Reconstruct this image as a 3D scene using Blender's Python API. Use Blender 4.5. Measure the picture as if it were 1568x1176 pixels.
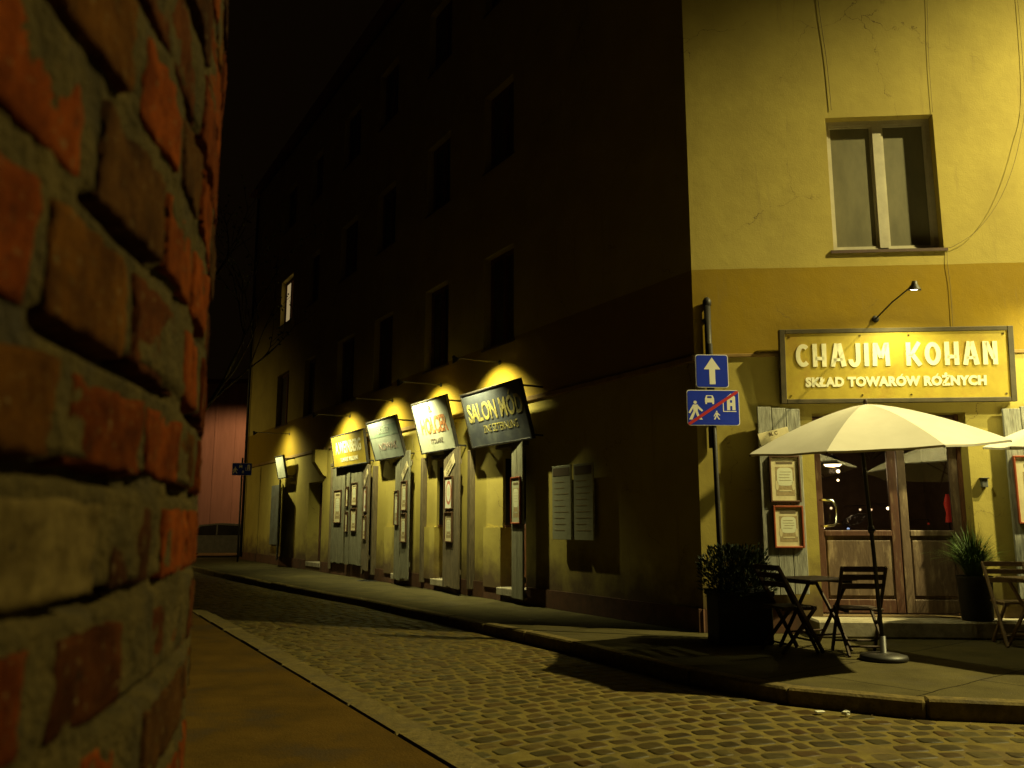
import bpy, math, random
from mathutils import Matrix, Vector, noise
R = math.radians
sin, cos, PI = math.sin, math.cos, math.pi
for o in list(bpy.data.objects): bpy.data.objects.remove(o)
S = bpy.context.scene
COL = S.collection

# ------------------------------------------------------------------ camera, world, exposure
cam_d = bpy.data.cameras.new('camera'); cam = bpy.data.objects.new('camera', cam_d); COL.objects.link(cam)
cam.location = (0, 0, 1.28); cam.rotation_euler = (R(90 + 9.35), 0, 0)
cam_d.lens = 1300 / 1568 * 36; cam_d.sensor_width = 36; cam_d.clip_start = 0.02; cam_d.clip_end = 400
cam_d.dof.use_dof = True; cam_d.dof.focus_distance = 9.0; cam_d.dof.aperture_fstop = 8
S.camera = cam
S.view_settings.view_transform = 'Standard'; S.view_settings.look = 'None'
S.view_settings.gamma = 1; S.view_settings.exposure = 0
W = bpy.data.worlds.new("World"); S.world = W; W.use_nodes = True
nt = W.node_tree
sky = nt.nodes.new('ShaderNodeTexSky'); sky.sky_type = 'NISHITA'; sky.sun_disc = False
sky.sun_elevation = R(-7); sky.sun_rotation = R(200)
bg = nt.nodes['Background']; nt.links.new(sky.outputs[0], bg.inputs[0]); bg.inputs[1].default_value = 0.15
bg2 = nt.nodes.new('ShaderNodeBackground'); bg2.inputs[0].default_value = (1, .52, .16, 1); bg2.inputs[1].default_value = .0022      # city glow in the night air
ads = nt.nodes.new('ShaderNodeAddShader'); nt.links.new(bg.outputs[0], ads.inputs[0]); nt.links.new(bg2.outputs[0], ads.inputs[1]); nt.links.new(ads.outputs[0], nt.nodes['World Output'].inputs[0])

def lamp_light(name, kind, loc, energy, col, parent=None, radius=0.05, target=None, size=None, blend=0.5):
    d = bpy.data.lights.new(name, kind); d.energy = energy; d.color = col
    d.shadow_soft_size = radius
    if kind == 'SPOT': d.spot_size = R(size); d.spot_blend = blend
    o = bpy.data.objects.new(name, d); COL.objects.link(o)
    o.location = loc
    if target is not None:
        o.rotation_euler = (Vector(target) - Vector(loc)).to_track_quat('-Z', 'Y').to_euler()
    return o
STREET = (10.8, 7.25, 10.5)                      # the street lamp outside the right edge that lights the front facade and the road
lamp_light('street_light', 'SPOT', STREET, 11800, (1, .86, .34), radius=.09, target=(5.5, 7.0, 0), size=108, blend=1.0)

# ------------------------------------------------------------------ frames of the two facades
CX, CY = 2.30, 10.5
aA, aB = R(94.5), R(-29.9)
dA = Vector((sin(aA), cos(aA), 0)); nA = Vector((dA.y, -dA.x, 0))
dB = Vector((sin(aB), cos(aB), 0)); nB = Vector((-cos(aB), sin(aB), 0))
def frame(ex, n, o=(CX, CY, 0)):
    ey = -n
    return Matrix(((ex.x, ey.x, 0, o[0]), (ex.y, ey.y, 0, o[1]), (0, 0, 1, o[2]), (0, 0, 0, 1)))
MA = frame(dA, nA)          # x = s to the right, -y = out of the wall, z up
MB_ = frame(-dB, nB)        # x = -t
def atA(s, off, z, rz=0, rx=0, ry=0):
    return MA @ Matrix.Translation((s, -off, z)) @ Matrix.Rotation(R(rz), 4, 'Z') @ Matrix.Rotation(R(rx), 4, 'X') @ Matrix.Rotation(R(ry), 4, 'Y')
def atB(t, off, z, rz=0, rx=0, ry=0):
    return MB_ @ Matrix.Translation((-t, -off, z)) @ Matrix.Rotation(R(rz), 4, 'Z') @ Matrix.Rotation(R(rx), 4, 'X') @ Matrix.Rotation(R(ry), 4, 'Y')
def atW(x, y, z=0, rz=0, ry=0):
    return Matrix.Translation((x, y, z)) @ Matrix.Rotation(R(rz), 4, 'Z') @ Matrix.Rotation(R(ry), 4, 'Y')

# ------------------------------------------------------------------ materials
def nodes_of(name):
    m = bpy.data.materials.new(name); m.use_nodes = True
    t = m.node_tree; b = t.nodes['Principled BSDF']
    return m, t, b
def N(t, typ, **kw):
    n = t.nodes.new(typ)
    for k, v in kw.items():
        if k in n.inputs: n.inputs[k].default_value = v
        else: setattr(n, k, v)
    return n
def coord(t, scale=(1, 1, 1), kind='Object'):
    c = t.nodes.new('ShaderNodeTexCoord'); mp = t.nodes.new('ShaderNodeMapping')
    t.links.new(c.outputs[kind], mp.inputs[0]); mp.inputs['Scale'].default_value = scale
    return mp.outputs[0]
def mix(t, fac, a, b, mode='MIX'):
    n = t.nodes.new('ShaderNodeMix'); n.data_type = 'RGBA'; n.blend_type = mode
    for sock, v in ((n.inputs[0], fac), (n.inputs[6], a), (n.inputs[7], b)):
        if hasattr(v, 'links') or isinstance(v, bpy.types.NodeSocket): t.links.new(v, sock)
        else:
            sock.default_value = v if not isinstance(v, tuple) or len(v) == 4 else (*v, 1)
    return n.outputs[2]
def ramp(t, src, lo, hi):
    r = t.nodes.new('ShaderNodeMapRange'); t.links.new(src, r.inputs[0])
    r.inputs[1].default_value = lo; r.inputs[2].default_value = hi
    return r.outputs[0]
def surf(name, col, col2=None, rough=.75, scale=6, stretch=(1, 1, 1), bump=.15, bscale=60, metal=0, spec=.3, dirt=None, dscale=1.2, bdist=.01):
    m, t, b = nodes_of(name)
    v = coord(t, stretch)
    n1 = N(t, 'ShaderNodeTexNoise', Scale=scale, Detail=6.0, Roughness=.62); t.links.new(v, n1.inputs[0])
    c = mix(t, ramp(t, n1.outputs[0], .35, .68), col, col2 or tuple(x * .72 for x in col))
    if dirt:
        n2 = N(t, 'ShaderNodeTexNoise', Scale=dscale, Detail=8.0, Roughness=.7); t.links.new(v, n2.inputs[0])
        c = mix(t, ramp(t, n2.outputs[0], .52, .75), c, dirt)
    t.links.new(c, b.inputs['Base Color'])
    b.inputs['Roughness'].default_value = rough; b.inputs['Metallic'].default_value = metal
    b.inputs['Specular IOR Level'].default_value = spec
    if bump:
        n3 = N(t, 'ShaderNodeTexNoise', Scale=bscale, Detail=5.0); t.links.new(v, n3.inputs[0])
        bp = N(t, 'ShaderNodeBump', Strength=bump, Distance=bdist); t.links.new(n3.outputs[0], bp.inputs['Height'])
        t.links.new(bp.outputs[0], b.inputs['Normal'])
    return m
def flat(name, col, rough=.6, metal=0):
    m, t, b = nodes_of(name); b.inputs['Base Color'].default_value = (*col, 1)
    b.inputs['Roughness'].default_value = rough; b.inputs['Metallic'].default_value = metal
    return m
def glow(name, col, strength):
    m, t, b = nodes_of(name); b.inputs['Base Color'].default_value = (*col, 1)
    b.inputs['Emission Color'].default_value = (*col, 1); b.inputs['Emission Strength'].default_value = strength
    return m

def wall_mat():
    m, t, b = nodes_of('painted_render')
    g = N(t, 'ShaderNodeNewGeometry'); sx = N(t, 'ShaderNodeSeparateXYZ'); t.links.new(g.outputs['Position'], sx.inputs[0])
    v = coord(t)
    n0 = N(t, 'ShaderNodeTexNoise', Scale=3.0, Detail=3.0); t.links.new(v, n0.inputs[0])
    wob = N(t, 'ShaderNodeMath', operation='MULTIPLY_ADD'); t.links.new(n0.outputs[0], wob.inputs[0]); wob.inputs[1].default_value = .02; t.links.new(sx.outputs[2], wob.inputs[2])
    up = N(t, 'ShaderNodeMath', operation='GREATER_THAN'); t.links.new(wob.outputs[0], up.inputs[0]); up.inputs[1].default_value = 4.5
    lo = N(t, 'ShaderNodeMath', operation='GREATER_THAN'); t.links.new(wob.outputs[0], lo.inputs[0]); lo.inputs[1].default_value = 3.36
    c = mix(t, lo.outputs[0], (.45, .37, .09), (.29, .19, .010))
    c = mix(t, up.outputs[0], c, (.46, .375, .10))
    n1 = N(t, 'ShaderNodeTexNoise', Scale=1.1, Detail=8.0, Roughness=.65); t.links.new(v, n1.inputs[0])
    c = mix(t, ramp(t, n1.outputs[0], .3, .8), c, mix(t, .5, c, (.2, .15, .05)), 'MIX')
    v2 = coord(t, (5, 5, .5))
    n2 = N(t, 'ShaderNodeTexNoise', Scale=1.3, Detail=6.0, Roughness=.7); t.links.new(v2, n2.inputs[0])
    c = mix(t, ramp(t, n2.outputs[0], .58, .9), c, (.22, .16, .07))
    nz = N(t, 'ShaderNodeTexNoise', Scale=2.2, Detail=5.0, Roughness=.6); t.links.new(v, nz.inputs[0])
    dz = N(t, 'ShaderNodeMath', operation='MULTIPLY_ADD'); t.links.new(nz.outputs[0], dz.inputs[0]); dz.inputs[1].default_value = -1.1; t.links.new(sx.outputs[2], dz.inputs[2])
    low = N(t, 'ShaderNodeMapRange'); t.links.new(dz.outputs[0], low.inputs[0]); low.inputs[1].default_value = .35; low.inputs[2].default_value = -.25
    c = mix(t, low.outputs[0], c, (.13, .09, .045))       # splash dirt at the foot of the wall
    vc = N(t, 'ShaderNodeTexVoronoi', feature='DISTANCE_TO_EDGE', Scale=.55); vw = t.nodes.new('ShaderNodeVectorMath'); vw.operation = 'MULTIPLY_ADD'
    t.links.new(nz.outputs['Color'], vw.inputs[0]); vw.inputs[1].default_value = (.5, .5, .5); t.links.new(v, vw.inputs[2]); t.links.new(vw.outputs[0], vc.inputs[0])
    cr = N(t, 'ShaderNodeMapRange'); t.links.new(vc.outputs[0], cr.inputs[0]); cr.inputs[1].default_value = .003; cr.inputs[2].default_value = .0
    cm = N(t, 'ShaderNodeMath', operation='MULTIPLY'); t.links.new(cr.outputs[0], cm.inputs[0]); t.links.new(ramp(t, n1.outputs[0], .48, .6), cm.inputs[1])
    c = mix(t, cm.outputs[0], c, (.12, .085, .04))        # hairline cracks
    t.links.new(c, b.inputs['Base Color']); b.inputs['Roughness'].default_value = .9; b.inputs['Specular IOR Level'].default_value = .15
    n3 = N(t, 'ShaderNodeTexNoise', Scale=55.0, Detail=6.0, Roughness=.6); t.links.new(v, n3.inputs[0])
    n4 = N(t, 'ShaderNodeTexNoise', Scale=4.0, Detail=3.0); t.links.new(v, n4.inputs[0])
    bp = N(t, 'ShaderNodeBump', Strength=.35, Distance=.006); t.links.new(n3.outputs[0], bp.inputs['Height'])
    bp2 = N(t, 'ShaderNodeBump', Strength=.2, Distance=.03); t.links.new(n4.outputs[0], bp2.inputs['Height']); t.links.new(bp.outputs[0], bp2.inputs['Normal'])
    t.links.new(bp2.outputs[0], b.inputs['Normal'])
    return m
def slab_mat():
    m = surf('concrete_pavement', (.088, .074, .030), (.055, .046, .019), spec=.06, rough=.85, scale=2.2, bump=.55, bscale=80, dirt=(.07, .06, .04), dscale=1.3)
    t = m.node_tree; b = t.nodes['Principled BSDF']; src = b.inputs['Base Color'].links[0].from_socket
    mp = t.nodes.new('ShaderNodeMapping'); c = t.nodes.new('ShaderNodeTexCoord'); t.links.new(c.outputs['Object'], mp.inputs[0]); mp.inputs['Rotation'].default_value = (0, 0, R(-38))
    ns = N(t, 'ShaderNodeTexNoise', Scale=1.6, Detail=3.0); t.links.new(mp.outputs[0], ns.inputs[0])
    v = t.nodes.new('ShaderNodeVectorMath'); v.operation = 'MULTIPLY_ADD'; t.links.new(ns.outputs['Color'], v.inputs[0]); v.inputs[1].default_value = (.09, .09, 0); t.links.new(mp.outputs[0], v.inputs[2])
    bt = t.nodes.new('ShaderNodeTexBrick'); t.links.new(v.outputs[0], bt.inputs[0]); bt.inputs['Scale'].default_value = 1; bt.inputs['Brick Width'].default_value = 1.7; bt.inputs['Row Height'].default_value = 1.15
    bt.inputs['Mortar Size'].default_value = .009; bt.inputs['Mortar Smooth'].default_value = .3
    bt.inputs['Color1'].default_value = (1, 1, 1, 1); bt.inputs['Color2'].default_value = (.82, .82, .82, 1); bt.inputs['Mortar'].default_value = (.22, .2, .18, 1)
    t.links.new(mix(t, 1.0, src, bt.outputs['Color'], 'MULTIPLY'), b.inputs['Base Color'])
    return m
def glass_mat(name='door_glass', tint=(.8, .8, .78)):
    m = bpy.data.materials.new(name); m.use_nodes = True; t = m.node_tree; t.nodes.clear()
    out = t.nodes.new('ShaderNodeOutputMaterial'); mx = t.nodes.new('ShaderNodeMixShader')
    fr = N(t, 'ShaderNodeFresnel'); fr.inputs[0].default_value = 1.9
    tr = N(t, 'ShaderNodeBsdfTransparent'); tr.inputs[0].default_value = (*tint, 1)
    gl = N(t, 'ShaderNodeBsdfGlossy', Roughness=.012)
    t.links.new(fr.outputs[0], mx.inputs[0]); t.links.new(tr.outputs[0], mx.inputs[1]); t.links.new(gl.outputs[0], mx.inputs[2]); t.links.new(mx.outputs[0], out.inputs[0])
    return m
def attr_mat(name, rough=.85, bump=.6, bscale=90, scale=22, spec=.3, dark=.55, bdist=.004, pits=False):
    m, t, b = nodes_of(name)
    a = N(t, 'ShaderNodeAttribute', attribute_name='Col')
    v = coord(t)
    n1 = N(t, 'ShaderNodeTexNoise', Scale=scale, Detail=8.0, Roughness=.7); t.links.new(v, n1.inputs[0])
    dk = mix(t, 1.0, a.outputs['Color'], (dark, dark * .95, dark * .9), 'MULTIPLY')
    c = mix(t, ramp(t, n1.outputs[0], .38, .62), dk, a.outputs['Color'])
    if pits:
        n5 = N(t, 'ShaderNodeTexNoise', Scale=scale * 6, Detail=4.0, Roughness=.6); t.links.new(v, n5.inputs[0])
        c = mix(t, ramp(t, n5.outputs[0], .60, .78), c, (.12, .085, .04))
        n6 = N(t, 'ShaderNodeTexNoise', Scale=scale * 3.1, Detail=5.0, Roughness=.7); t.links.new(v, n6.inputs[0])
        c = mix(t, ramp(t, n6.outputs[0], .62, .7), c, (.012, .009, .006))
    t.links.new(c, b.inputs['Base Color']); b.inputs['Roughness'].default_value = rough; b.inputs['Specular IOR Level'].default_value = spec
    n3 = N(t, 'ShaderNodeTexNoise', Scale=bscale, Detail=8.0, Roughness=.65); t.links.new(v, n3.inputs[0])
    bp = N(t, 'ShaderNodeBump', Strength=bump, Distance=bdist); t.links.new(n3.outputs[0], bp.inputs['Height'])
    t.links.new(bp.outputs[0], b.inputs['Normal'])
    return m
M = {
 'wall': wall_mat(),
 'plinth': surf('plinth_render', (.12, .055, .03), (.07, .035, .02), dirt=(.04, .03, .02)),
 'ledge': surf('ledge_render', (.30, .19, .06), rough=.9),
 'sill': surf('sill_metal', (.10, .06, .045), rough=.5),
 'pvc': surf('window_white', (.50, .46, .34), (.4, .36, .27), rough=.45, bump=.05),
 'oldwood': surf('brown_window_wood', (.17, .07, .03), (.08, .035, .018), rough=.6, stretch=(8, 8, 1)),
 'pane': flat('dark_pane', (.025, .024, .02), .08),
 'curtain': surf('net_curtain', (.18, .165, .10), (.13, .12, .075), rough=.35, scale=1.6, stretch=(3, 3, 1), bump=0),
 'curtain_dim': surf('dim_curtained_pane', (.10, .09, .06), (.05, .045, .03), rough=.3, scale=2.5, stretch=(6, 6, 1), bump=0),
 'litpane': glow('lit_curtain', (1, .74, .34), .30),
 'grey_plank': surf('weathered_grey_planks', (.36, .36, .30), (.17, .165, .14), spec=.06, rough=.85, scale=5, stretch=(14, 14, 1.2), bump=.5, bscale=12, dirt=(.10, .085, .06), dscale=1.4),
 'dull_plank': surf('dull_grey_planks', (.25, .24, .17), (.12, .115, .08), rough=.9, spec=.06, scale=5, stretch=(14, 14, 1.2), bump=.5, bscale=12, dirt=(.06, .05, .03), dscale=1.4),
 'carglass': surf('dusty_car_glass', (.035, .03, .028), (.02, .018, .017), rough=.08, scale=2, bump=0),
 'brown_plank': surf('weathered_brown_planks', (.19, .15, .085), (.09, .07, .04), rough=.85, scale=5, stretch=(14, 14, 1.2), bump=.5, bscale=12, dirt=(.05, .04, .03)),
 'steel_grey': surf('grey_painted_steel', (.17, .18, .16), (.10, .105, .095), rough=.5, dirt=(.08, .05, .03)),
 'door': surf('peeling_door_paint', (.17, .115, .075), (.10, .065, .042), rough=.55, scale=3, stretch=(3, 3, .7), bump=.35, bscale=16, dirt=(.42, .32, .2), dscale=2.6),
 'door_red': surf('red_brown_frame', (.12, .055, .036), (.07, .033, .022), rough=.5, stretch=(7, 7, 1), dirt=(.3, .2, .12), dscale=3),
 'step': surf('worn_stone_step', (.38, .34, .25), (.24, .21, .15), spec=.06, rough=.85, dirt=(.12, .1, .07), dscale=4),
 'dark': flat('black_iron', (.018, .016, .014), .5),
 'iron': surf('dark_iron', (.035, .032, .028), (.02, .018, .015), rough=.5, bump=.2),
 'chrome': flat('worn_chrome', (.75, .72, .66), .18, 1),
 'galv': surf('galvanised_steel', (.16, .155, .15), (.10, .10, .095), rough=.45, metal=.6, bump=.1),
 'blue': surf('blue_reflective_sheet', (.012, .035, .50), (.010, .03, .42), rough=.4, bump=.03, scale=3),
 'white': flat('white_sheet', (.72, .70, .62), .5),
 'red': flat('red_sheet', (.42, .01, .012), .5),
 'yellowboard': surf('mustard_board', (.44, .33, .040), (.36, .265, .03), rough=.5, dirt=(.34, .2, .03), dscale=2.2, bump=.1),
 'brassframe': surf('dull_olive_frame', (.085, .065, .028), (.05, .04, .018), rough=.6),
 'wire': surf('weathered_cable', (.13, .105, .06), rough=.8),
 'cream': surf('cream_paint', (.82, .78, .55), (.72, .68, .45), rough=.6, bump=.1),
 'navy': surf('faded_navy_board', (.060, .066, .085), (.10, .11, .115), rough=.42, scale=2.5, dirt=(.16, .17, .16), dscale=1.3, spec=.6),
 'ochre_letter': surf('faded_yellow_paint', (.55, .47, .12), (.16, .15, .09), rough=.6, scale=7),
 'greyboard': surf('pale_grey_board', (.33, .37, .32), (.25, .28, .25), rough=.45, scale=2, dirt=(.2, .21, .18), dscale=2),
 'greenband': surf('faded_green_band', (.17, .24, .20), (.26, .31, .26), rough=.5, scale=4),
 'whiteboard': surf('whitewashed_board', (.66, .68, .55), (.52, .55, .44), rough=.5, scale=2, dirt=(.36, .37, .28), dscale=2.5),
 'orange': surf('faded_orange_paint', (.62, .17, .03), (.66, .40, .2), rough=.6, scale=6),
 'faint': surf('faint_red_paint', (.30, .20, .17), (.33, .31, .27), rough=.6, scale=8),
 'brownink': flat('brown_ink', (.13, .09, .045)),
 'paper': surf('aged_paper', (.62, .55, .33), (.52, .45, .26), rough=.7, scale=9, bump=.05),
 'paper_grey': surf('grey_green_paper', (.40, .40, .27), (.33, .33, .22), rough=.7, scale=6, bump=.05),
 'label': flat('pale_label', (.60, .60, .42)),
 'ornament': surf('brown_print', (.27, .20, .10), (.40, .31, .16), rough=.7, scale=40, bump=0),
 'redprint': surf('red_wreath_print', (.42, .08, .05), (.5, .3, .2), rough=.7, scale=40, bump=0),
 'whitepaper': flat('white_paper', (.68, .68, .56)),
 'picframe': surf('thin_brown_frame', (.10, .05, .025), rough=.5),
 'redframe': surf('red_brown_picture_frame', (.30, .07, .025), rough=.45),
 'canvas': surf('cream_canvas', (.76, .73, .64), (.70, .67, .58), rough=.85, scale=4, bump=.25, bscale=220, bdist=.002),
 'wood': surf('dark_teak', (.06, .033, .018), (.03, .017, .01), rough=.6, scale=5, stretch=(2, 12, 12), bump=.2, bscale=20),
 'wood_light': surf('worn_teak', (.26, .18, .10), (.15, .10, .055), rough=.65, scale=5, stretch=(2, 12, 12), bump=.2, bscale=20),
 'pot': surf('black_planter', (.02, .02, .022), rough=.6),
 'drylitter': surf('dry_leaf_bits', (.16, .10, .03), (.08, .05, .02), rough=.8, scale=30, bump=0),
 'soil': surf('soil', (.03, .02, .012), rough=.95),
 'leaf': surf('grass_leaf', (.06, .115, .018), (.035, .065, .012), rough=.5, scale=30, bump=0),
 'darkleaf': surf('shrub_leaf', (.035, .055, .018), (.02, .032, .012), rough=.5, scale=30, bump=0),
 'asphalt': surf('worn_pavement', (.092, .052, .008), (.055, .032, .006), spec=.06, rough=.85, scale=2.2, bump=.5, bscale=70, dirt=(.05, .04, .03), dscale=1.1),
 'slab': slab_mat(),
 'kerb': surf('granite_kerb', (.16, .122, .045), (.09, .07, .028), spec=.06, rough=.75, scale=14, bump=.6, bscale=45, dirt=(.07, .06, .045), dscale=3),
 'sand': surf('sandy_joint', (.165, .128, .036), (.095, .072, .022), spec=.06, rough=.9, scale=5, bump=.6, bscale=120, dirt=(.09, .065, .04), dscale=2.2),
 'ground': surf('far_asphalt', (.06, .055, .05), rough=.9),
 'stone': attr_mat('cobble_stone', rough=.5, bump=.35, bscale=60, scale=9, spec=.16, dark=.62),
 'brick': attr_mat('old_brick', spec=.03, rough=.95, bump=.9, bscale=110, scale=26, dark=.42, bdist=.003, pits=True),
 'mortar': surf('lime_mortar', (.065, .046, .014), (.028, .021, .008), spec=.06, rough=.95, scale=30, bump=1.0, bscale=160, bdist=.006, dirt=(.03, .025, .018), dscale=12),
 'bark': surf('tree_bark', (.03, .022, .014), (.015, .012, .008), rough=.9, stretch=(3, 3, .6), scale=8, bump=.5, bscale=20),
 'roof': surf('roof_tile', (.12, .05, .03), rough=.8),
 'room': surf('room_wall', (.20, .13, .08), rough=.9),
 'roomfloor': surf('room_floor', (.10, .055, .03), rough=.5),
 'glass': glass_mat(),
 'farwall': surf('pink_render', (.30, .19, .15), (.24, .15, .115), rough=.9, scale=2, stretch=(2, 2, .3)),
 'carpaint': surf('grey_car_paint', (.17, .16, .15), rough=.25, bump=0, spec=.6),
 'rubber': flat('tyre_rubber', (.02, .02, .02), .8),
 'bulb': glow('warm_bulb', (1, .78, .42), 9),
 'bulbdim': glow('warm_small_bulb', (1, .66, .34), 2.5),
 'bluebulb': glow('cool_small_bulb', (.5, .65, 1), 1.2),
 'redglow': glow('red_lamp_shade', (1, .06, .03), .07),
 'lens': glow('lamp_lens', (1, .86, .5), 14),
}

# ------------------------------------------------------------------ mesh helper
class MB:
    def __init__(s): s.v = []; s.f = []; s.m = []; s.c = []; s.mats = []; s.smooth = []
    def mi(s, mat):
        if mat not in s.mats: s.mats.append(mat)
        return s.mats.index(mat)
    def add(s, vs, fs, mat, T=None, smooth=False, col=None):
        b = len(s.v)
        s.v += [tuple(T @ Vector(p)) for p in vs] if T else [tuple(p) for p in vs]
        k = s.mi(mat)
        for f in fs:
            s.f.append(tuple(i + b for i in f)); s.m.append(k); s.smooth.append(smooth); s.c.append(col)
        return s
    def box(s, x0, x1, y0, y1, z0, z1, mat, T=None, bev=0):
        if bev <= 0:
            vs = [(x, y, z) for x in (x0, x1) for y in (y0, y1) for z in (z0, z1)]
            fs = [(0, 1, 3, 2), (4, 6, 7, 5), (0, 4, 5, 1), (2, 3, 7, 6), (0, 2, 6, 4), (1, 5, 7, 3)]
            return s.add(vs, fs, mat, T)
        b = min(bev, (x1 - x0) * .45, (y1 - y0) * .45, (z1 - z0) * .45)
        vs = []; fs = []
        for sx in (0, 1):
            for sy in (0, 1):
                for sz in (0, 1):
                    X = (x0, x1)[sx]; Y = (y0, y1)[sy]; Z = (z0, z1)[sz]
                    ix = X + (b if sx == 0 else -b); iy = Y + (b if sy == 0 else -b); iz = Z + (b if sz == 0 else -b)
                    vs += [(X, iy, iz), (ix, Y, iz), (ix, iy, Z)]
        def i(sx, sy, sz, a): return (sx * 4 + sy * 2 + sz) * 3 + a
        for sx in (0, 1): fs.append([i(sx, 0, 0, 0), i(sx, 0, 1, 0), i(sx, 1, 1, 0), i(sx, 1, 0, 0)][::(1 if sx == 0 else -1)])
        for sy in (0, 1): fs.append([i(0, sy, 0, 1), i(1, sy, 0, 1), i(1, sy, 1, 1), i(0, sy, 1, 1)][::(1 if sy == 0 else -1)])
        for sz in (0, 1): fs.append([i(0, 0, sz, 2), i(0, 1, sz, 2), i(1, 1, sz, 2), i(1, 0, sz, 2)][::(1 if sz == 0 else -1)])
        for sx in (0, 1):
            for sy in (0, 1): fs.append([i(sx, sy, 0, 0), i(sx, sy, 1, 0), i(sx, sy, 1, 1), i(sx, sy, 0, 1)])
        for sx in (0, 1):
            for sz in (0, 1): fs.append([i(sx, 0, sz, 0), i(sx, 1, sz, 0), i(sx, 1, sz, 2), i(sx, 0, sz, 2)])
        for sy in (0, 1):
            for sz in (0, 1): fs.append([i(0, sy, sz, 1), i(1, sy, sz, 1), i(1, sy, sz, 2), i(0, sy, sz, 2)])
        for sx in (0, 1):
            for sy in (0, 1):
                for sz in (0, 1): fs.append([i(sx, sy, sz, 0), i(sx, sy, sz, 1), i(sx, sy, sz, 2)])
        return s.add(vs, fs, mat, T)
    def tube(s, pts, r, mat, n=8, T=None, caps=True):
        pts = [Vector(p) for p in pts]; vs = []; fs = []
        rr = r if isinstance(r, (list, tuple)) else [r] * len(pts)
        for k, p in enumerate(pts):
            d = (pts[min(k + 1, len(pts) - 1)] - pts[max(k - 1, 0)]).normalized()
            u = d.cross(Vector((0, 0, 1)))
            if u.length < .1: u = d.cross(Vector((1, 0, 0)))
            u.normalize(); w = d.cross(u)
            for a in range(n):
                t = 2 * PI * a / n; vs.append(p + (u * cos(t) + w * sin(t)) * rr[k])
        for k in range(len(pts) - 1):
            for a in range(n):
                b = (a + 1) % n; fs.append((k * n + a, k * n + b, (k + 1) * n + b, (k + 1) * n + a))
        if caps: fs.append(tuple(range(n))[::-1]); fs.append(tuple((len(pts) - 1) * n + a for a in range(n)))
        return s.add(vs, fs, mat, T, smooth=True)
    def lathe(s, prof, mat, n=24, T=None, smooth=True):
        vs = []; fs = []
        for r_, z in prof:
            for a in range(n): vs.append((r_ * cos(2 * PI * a / n), r_ * sin(2 * PI * a / n), z))
        for k in range(len(prof) - 1):
            for a in range(n):
                b = (a + 1) % n; fs.append((k * n + a, k * n + b, (k + 1) * n + b, (k + 1) * n + a))
        return s.add(vs, fs, mat, T, smooth=smooth)
    def prism(s, poly, y0, y1, mat, T=None):       # polygon in x,z extruded along y
        n = len(poly)
        vs = [(x, y0, z) for x, z in poly] + [(x, y1, z) for x, z in poly]
        fs = [tuple(range(n)), tuple(range(2 * n - 1, n - 1, -1))] + [(i, i + n, (i + 1) % n + n, (i + 1) % n) for i in range(n)]
        return s.add(vs, fs, mat, T)
    def sheet(s, poly, z, mat): return s.add([(x, y, z) for x, y in poly], [tuple(range(len(poly)))], mat)
    def build(s, name, parent=None, T=None, label=None):
        me = bpy.data.meshes.new(name); me.from_pydata(s.v, [], s.f)
        for m in s.mats: me.materials.append(M[m])
        me.polygons.foreach_set('material_index', s.m); me.polygons.foreach_set('use_smooth', s.smooth)
        if any(c for c in s.c):
            a = me.color_attributes.new('Col', 'FLOAT_COLOR', 'CORNER'); buf = []
            for p in me.polygons:
                c = s.c[p.index] or (1, 1, 1)
                buf += [c[0], c[1], c[2], 1.0] * p.loop_total
            a.data.foreach_set('color', buf)
        me.update()
        o = bpy.data.objects.new(name, me); COL.objects.link(o)
        if parent is not None: o.parent = parent
        if T is not None:
            if parent is None: o.matrix_world = T
            else: o.matrix_local = T
        if label: o['label'] = label
        return o
def thing(name, label, cat, T, group=None):
    o = bpy.data.objects.new(name, None); COL.objects.link(o); o.empty_display_size = .1
    o.matrix_world = T; o['label'] = label; o['category'] = cat
    if group: o['group'] = group
    return o
def tag(o, label=None, cat=None, group=None, kind=None):
    if label: o['label'] = label
    if cat: o['category'] = cat
    if group: o['group'] = group
    if kind: o['kind'] = kind
    return o
def copy_tree(o, parent=None):
    c = o.copy(); COL.objects.link(c)
    if parent is not None: c.parent = parent
    for ch in list(o.children): copy_tree(ch, c)
    return c
def text_width(text, size, spacing):
    cu = bpy.data.curves.new('w', 'FONT'); cu.body = text; cu.size = size; cu.space_character = spacing
    tmp = bpy.data.objects.new('tmp', cu); COL.objects.link(tmp); bpy.context.view_layer.update(); w = tmp.dimensions.x
    bpy.data.objects.remove(tmp); bpy.data.curves.remove(cu); return w
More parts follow.
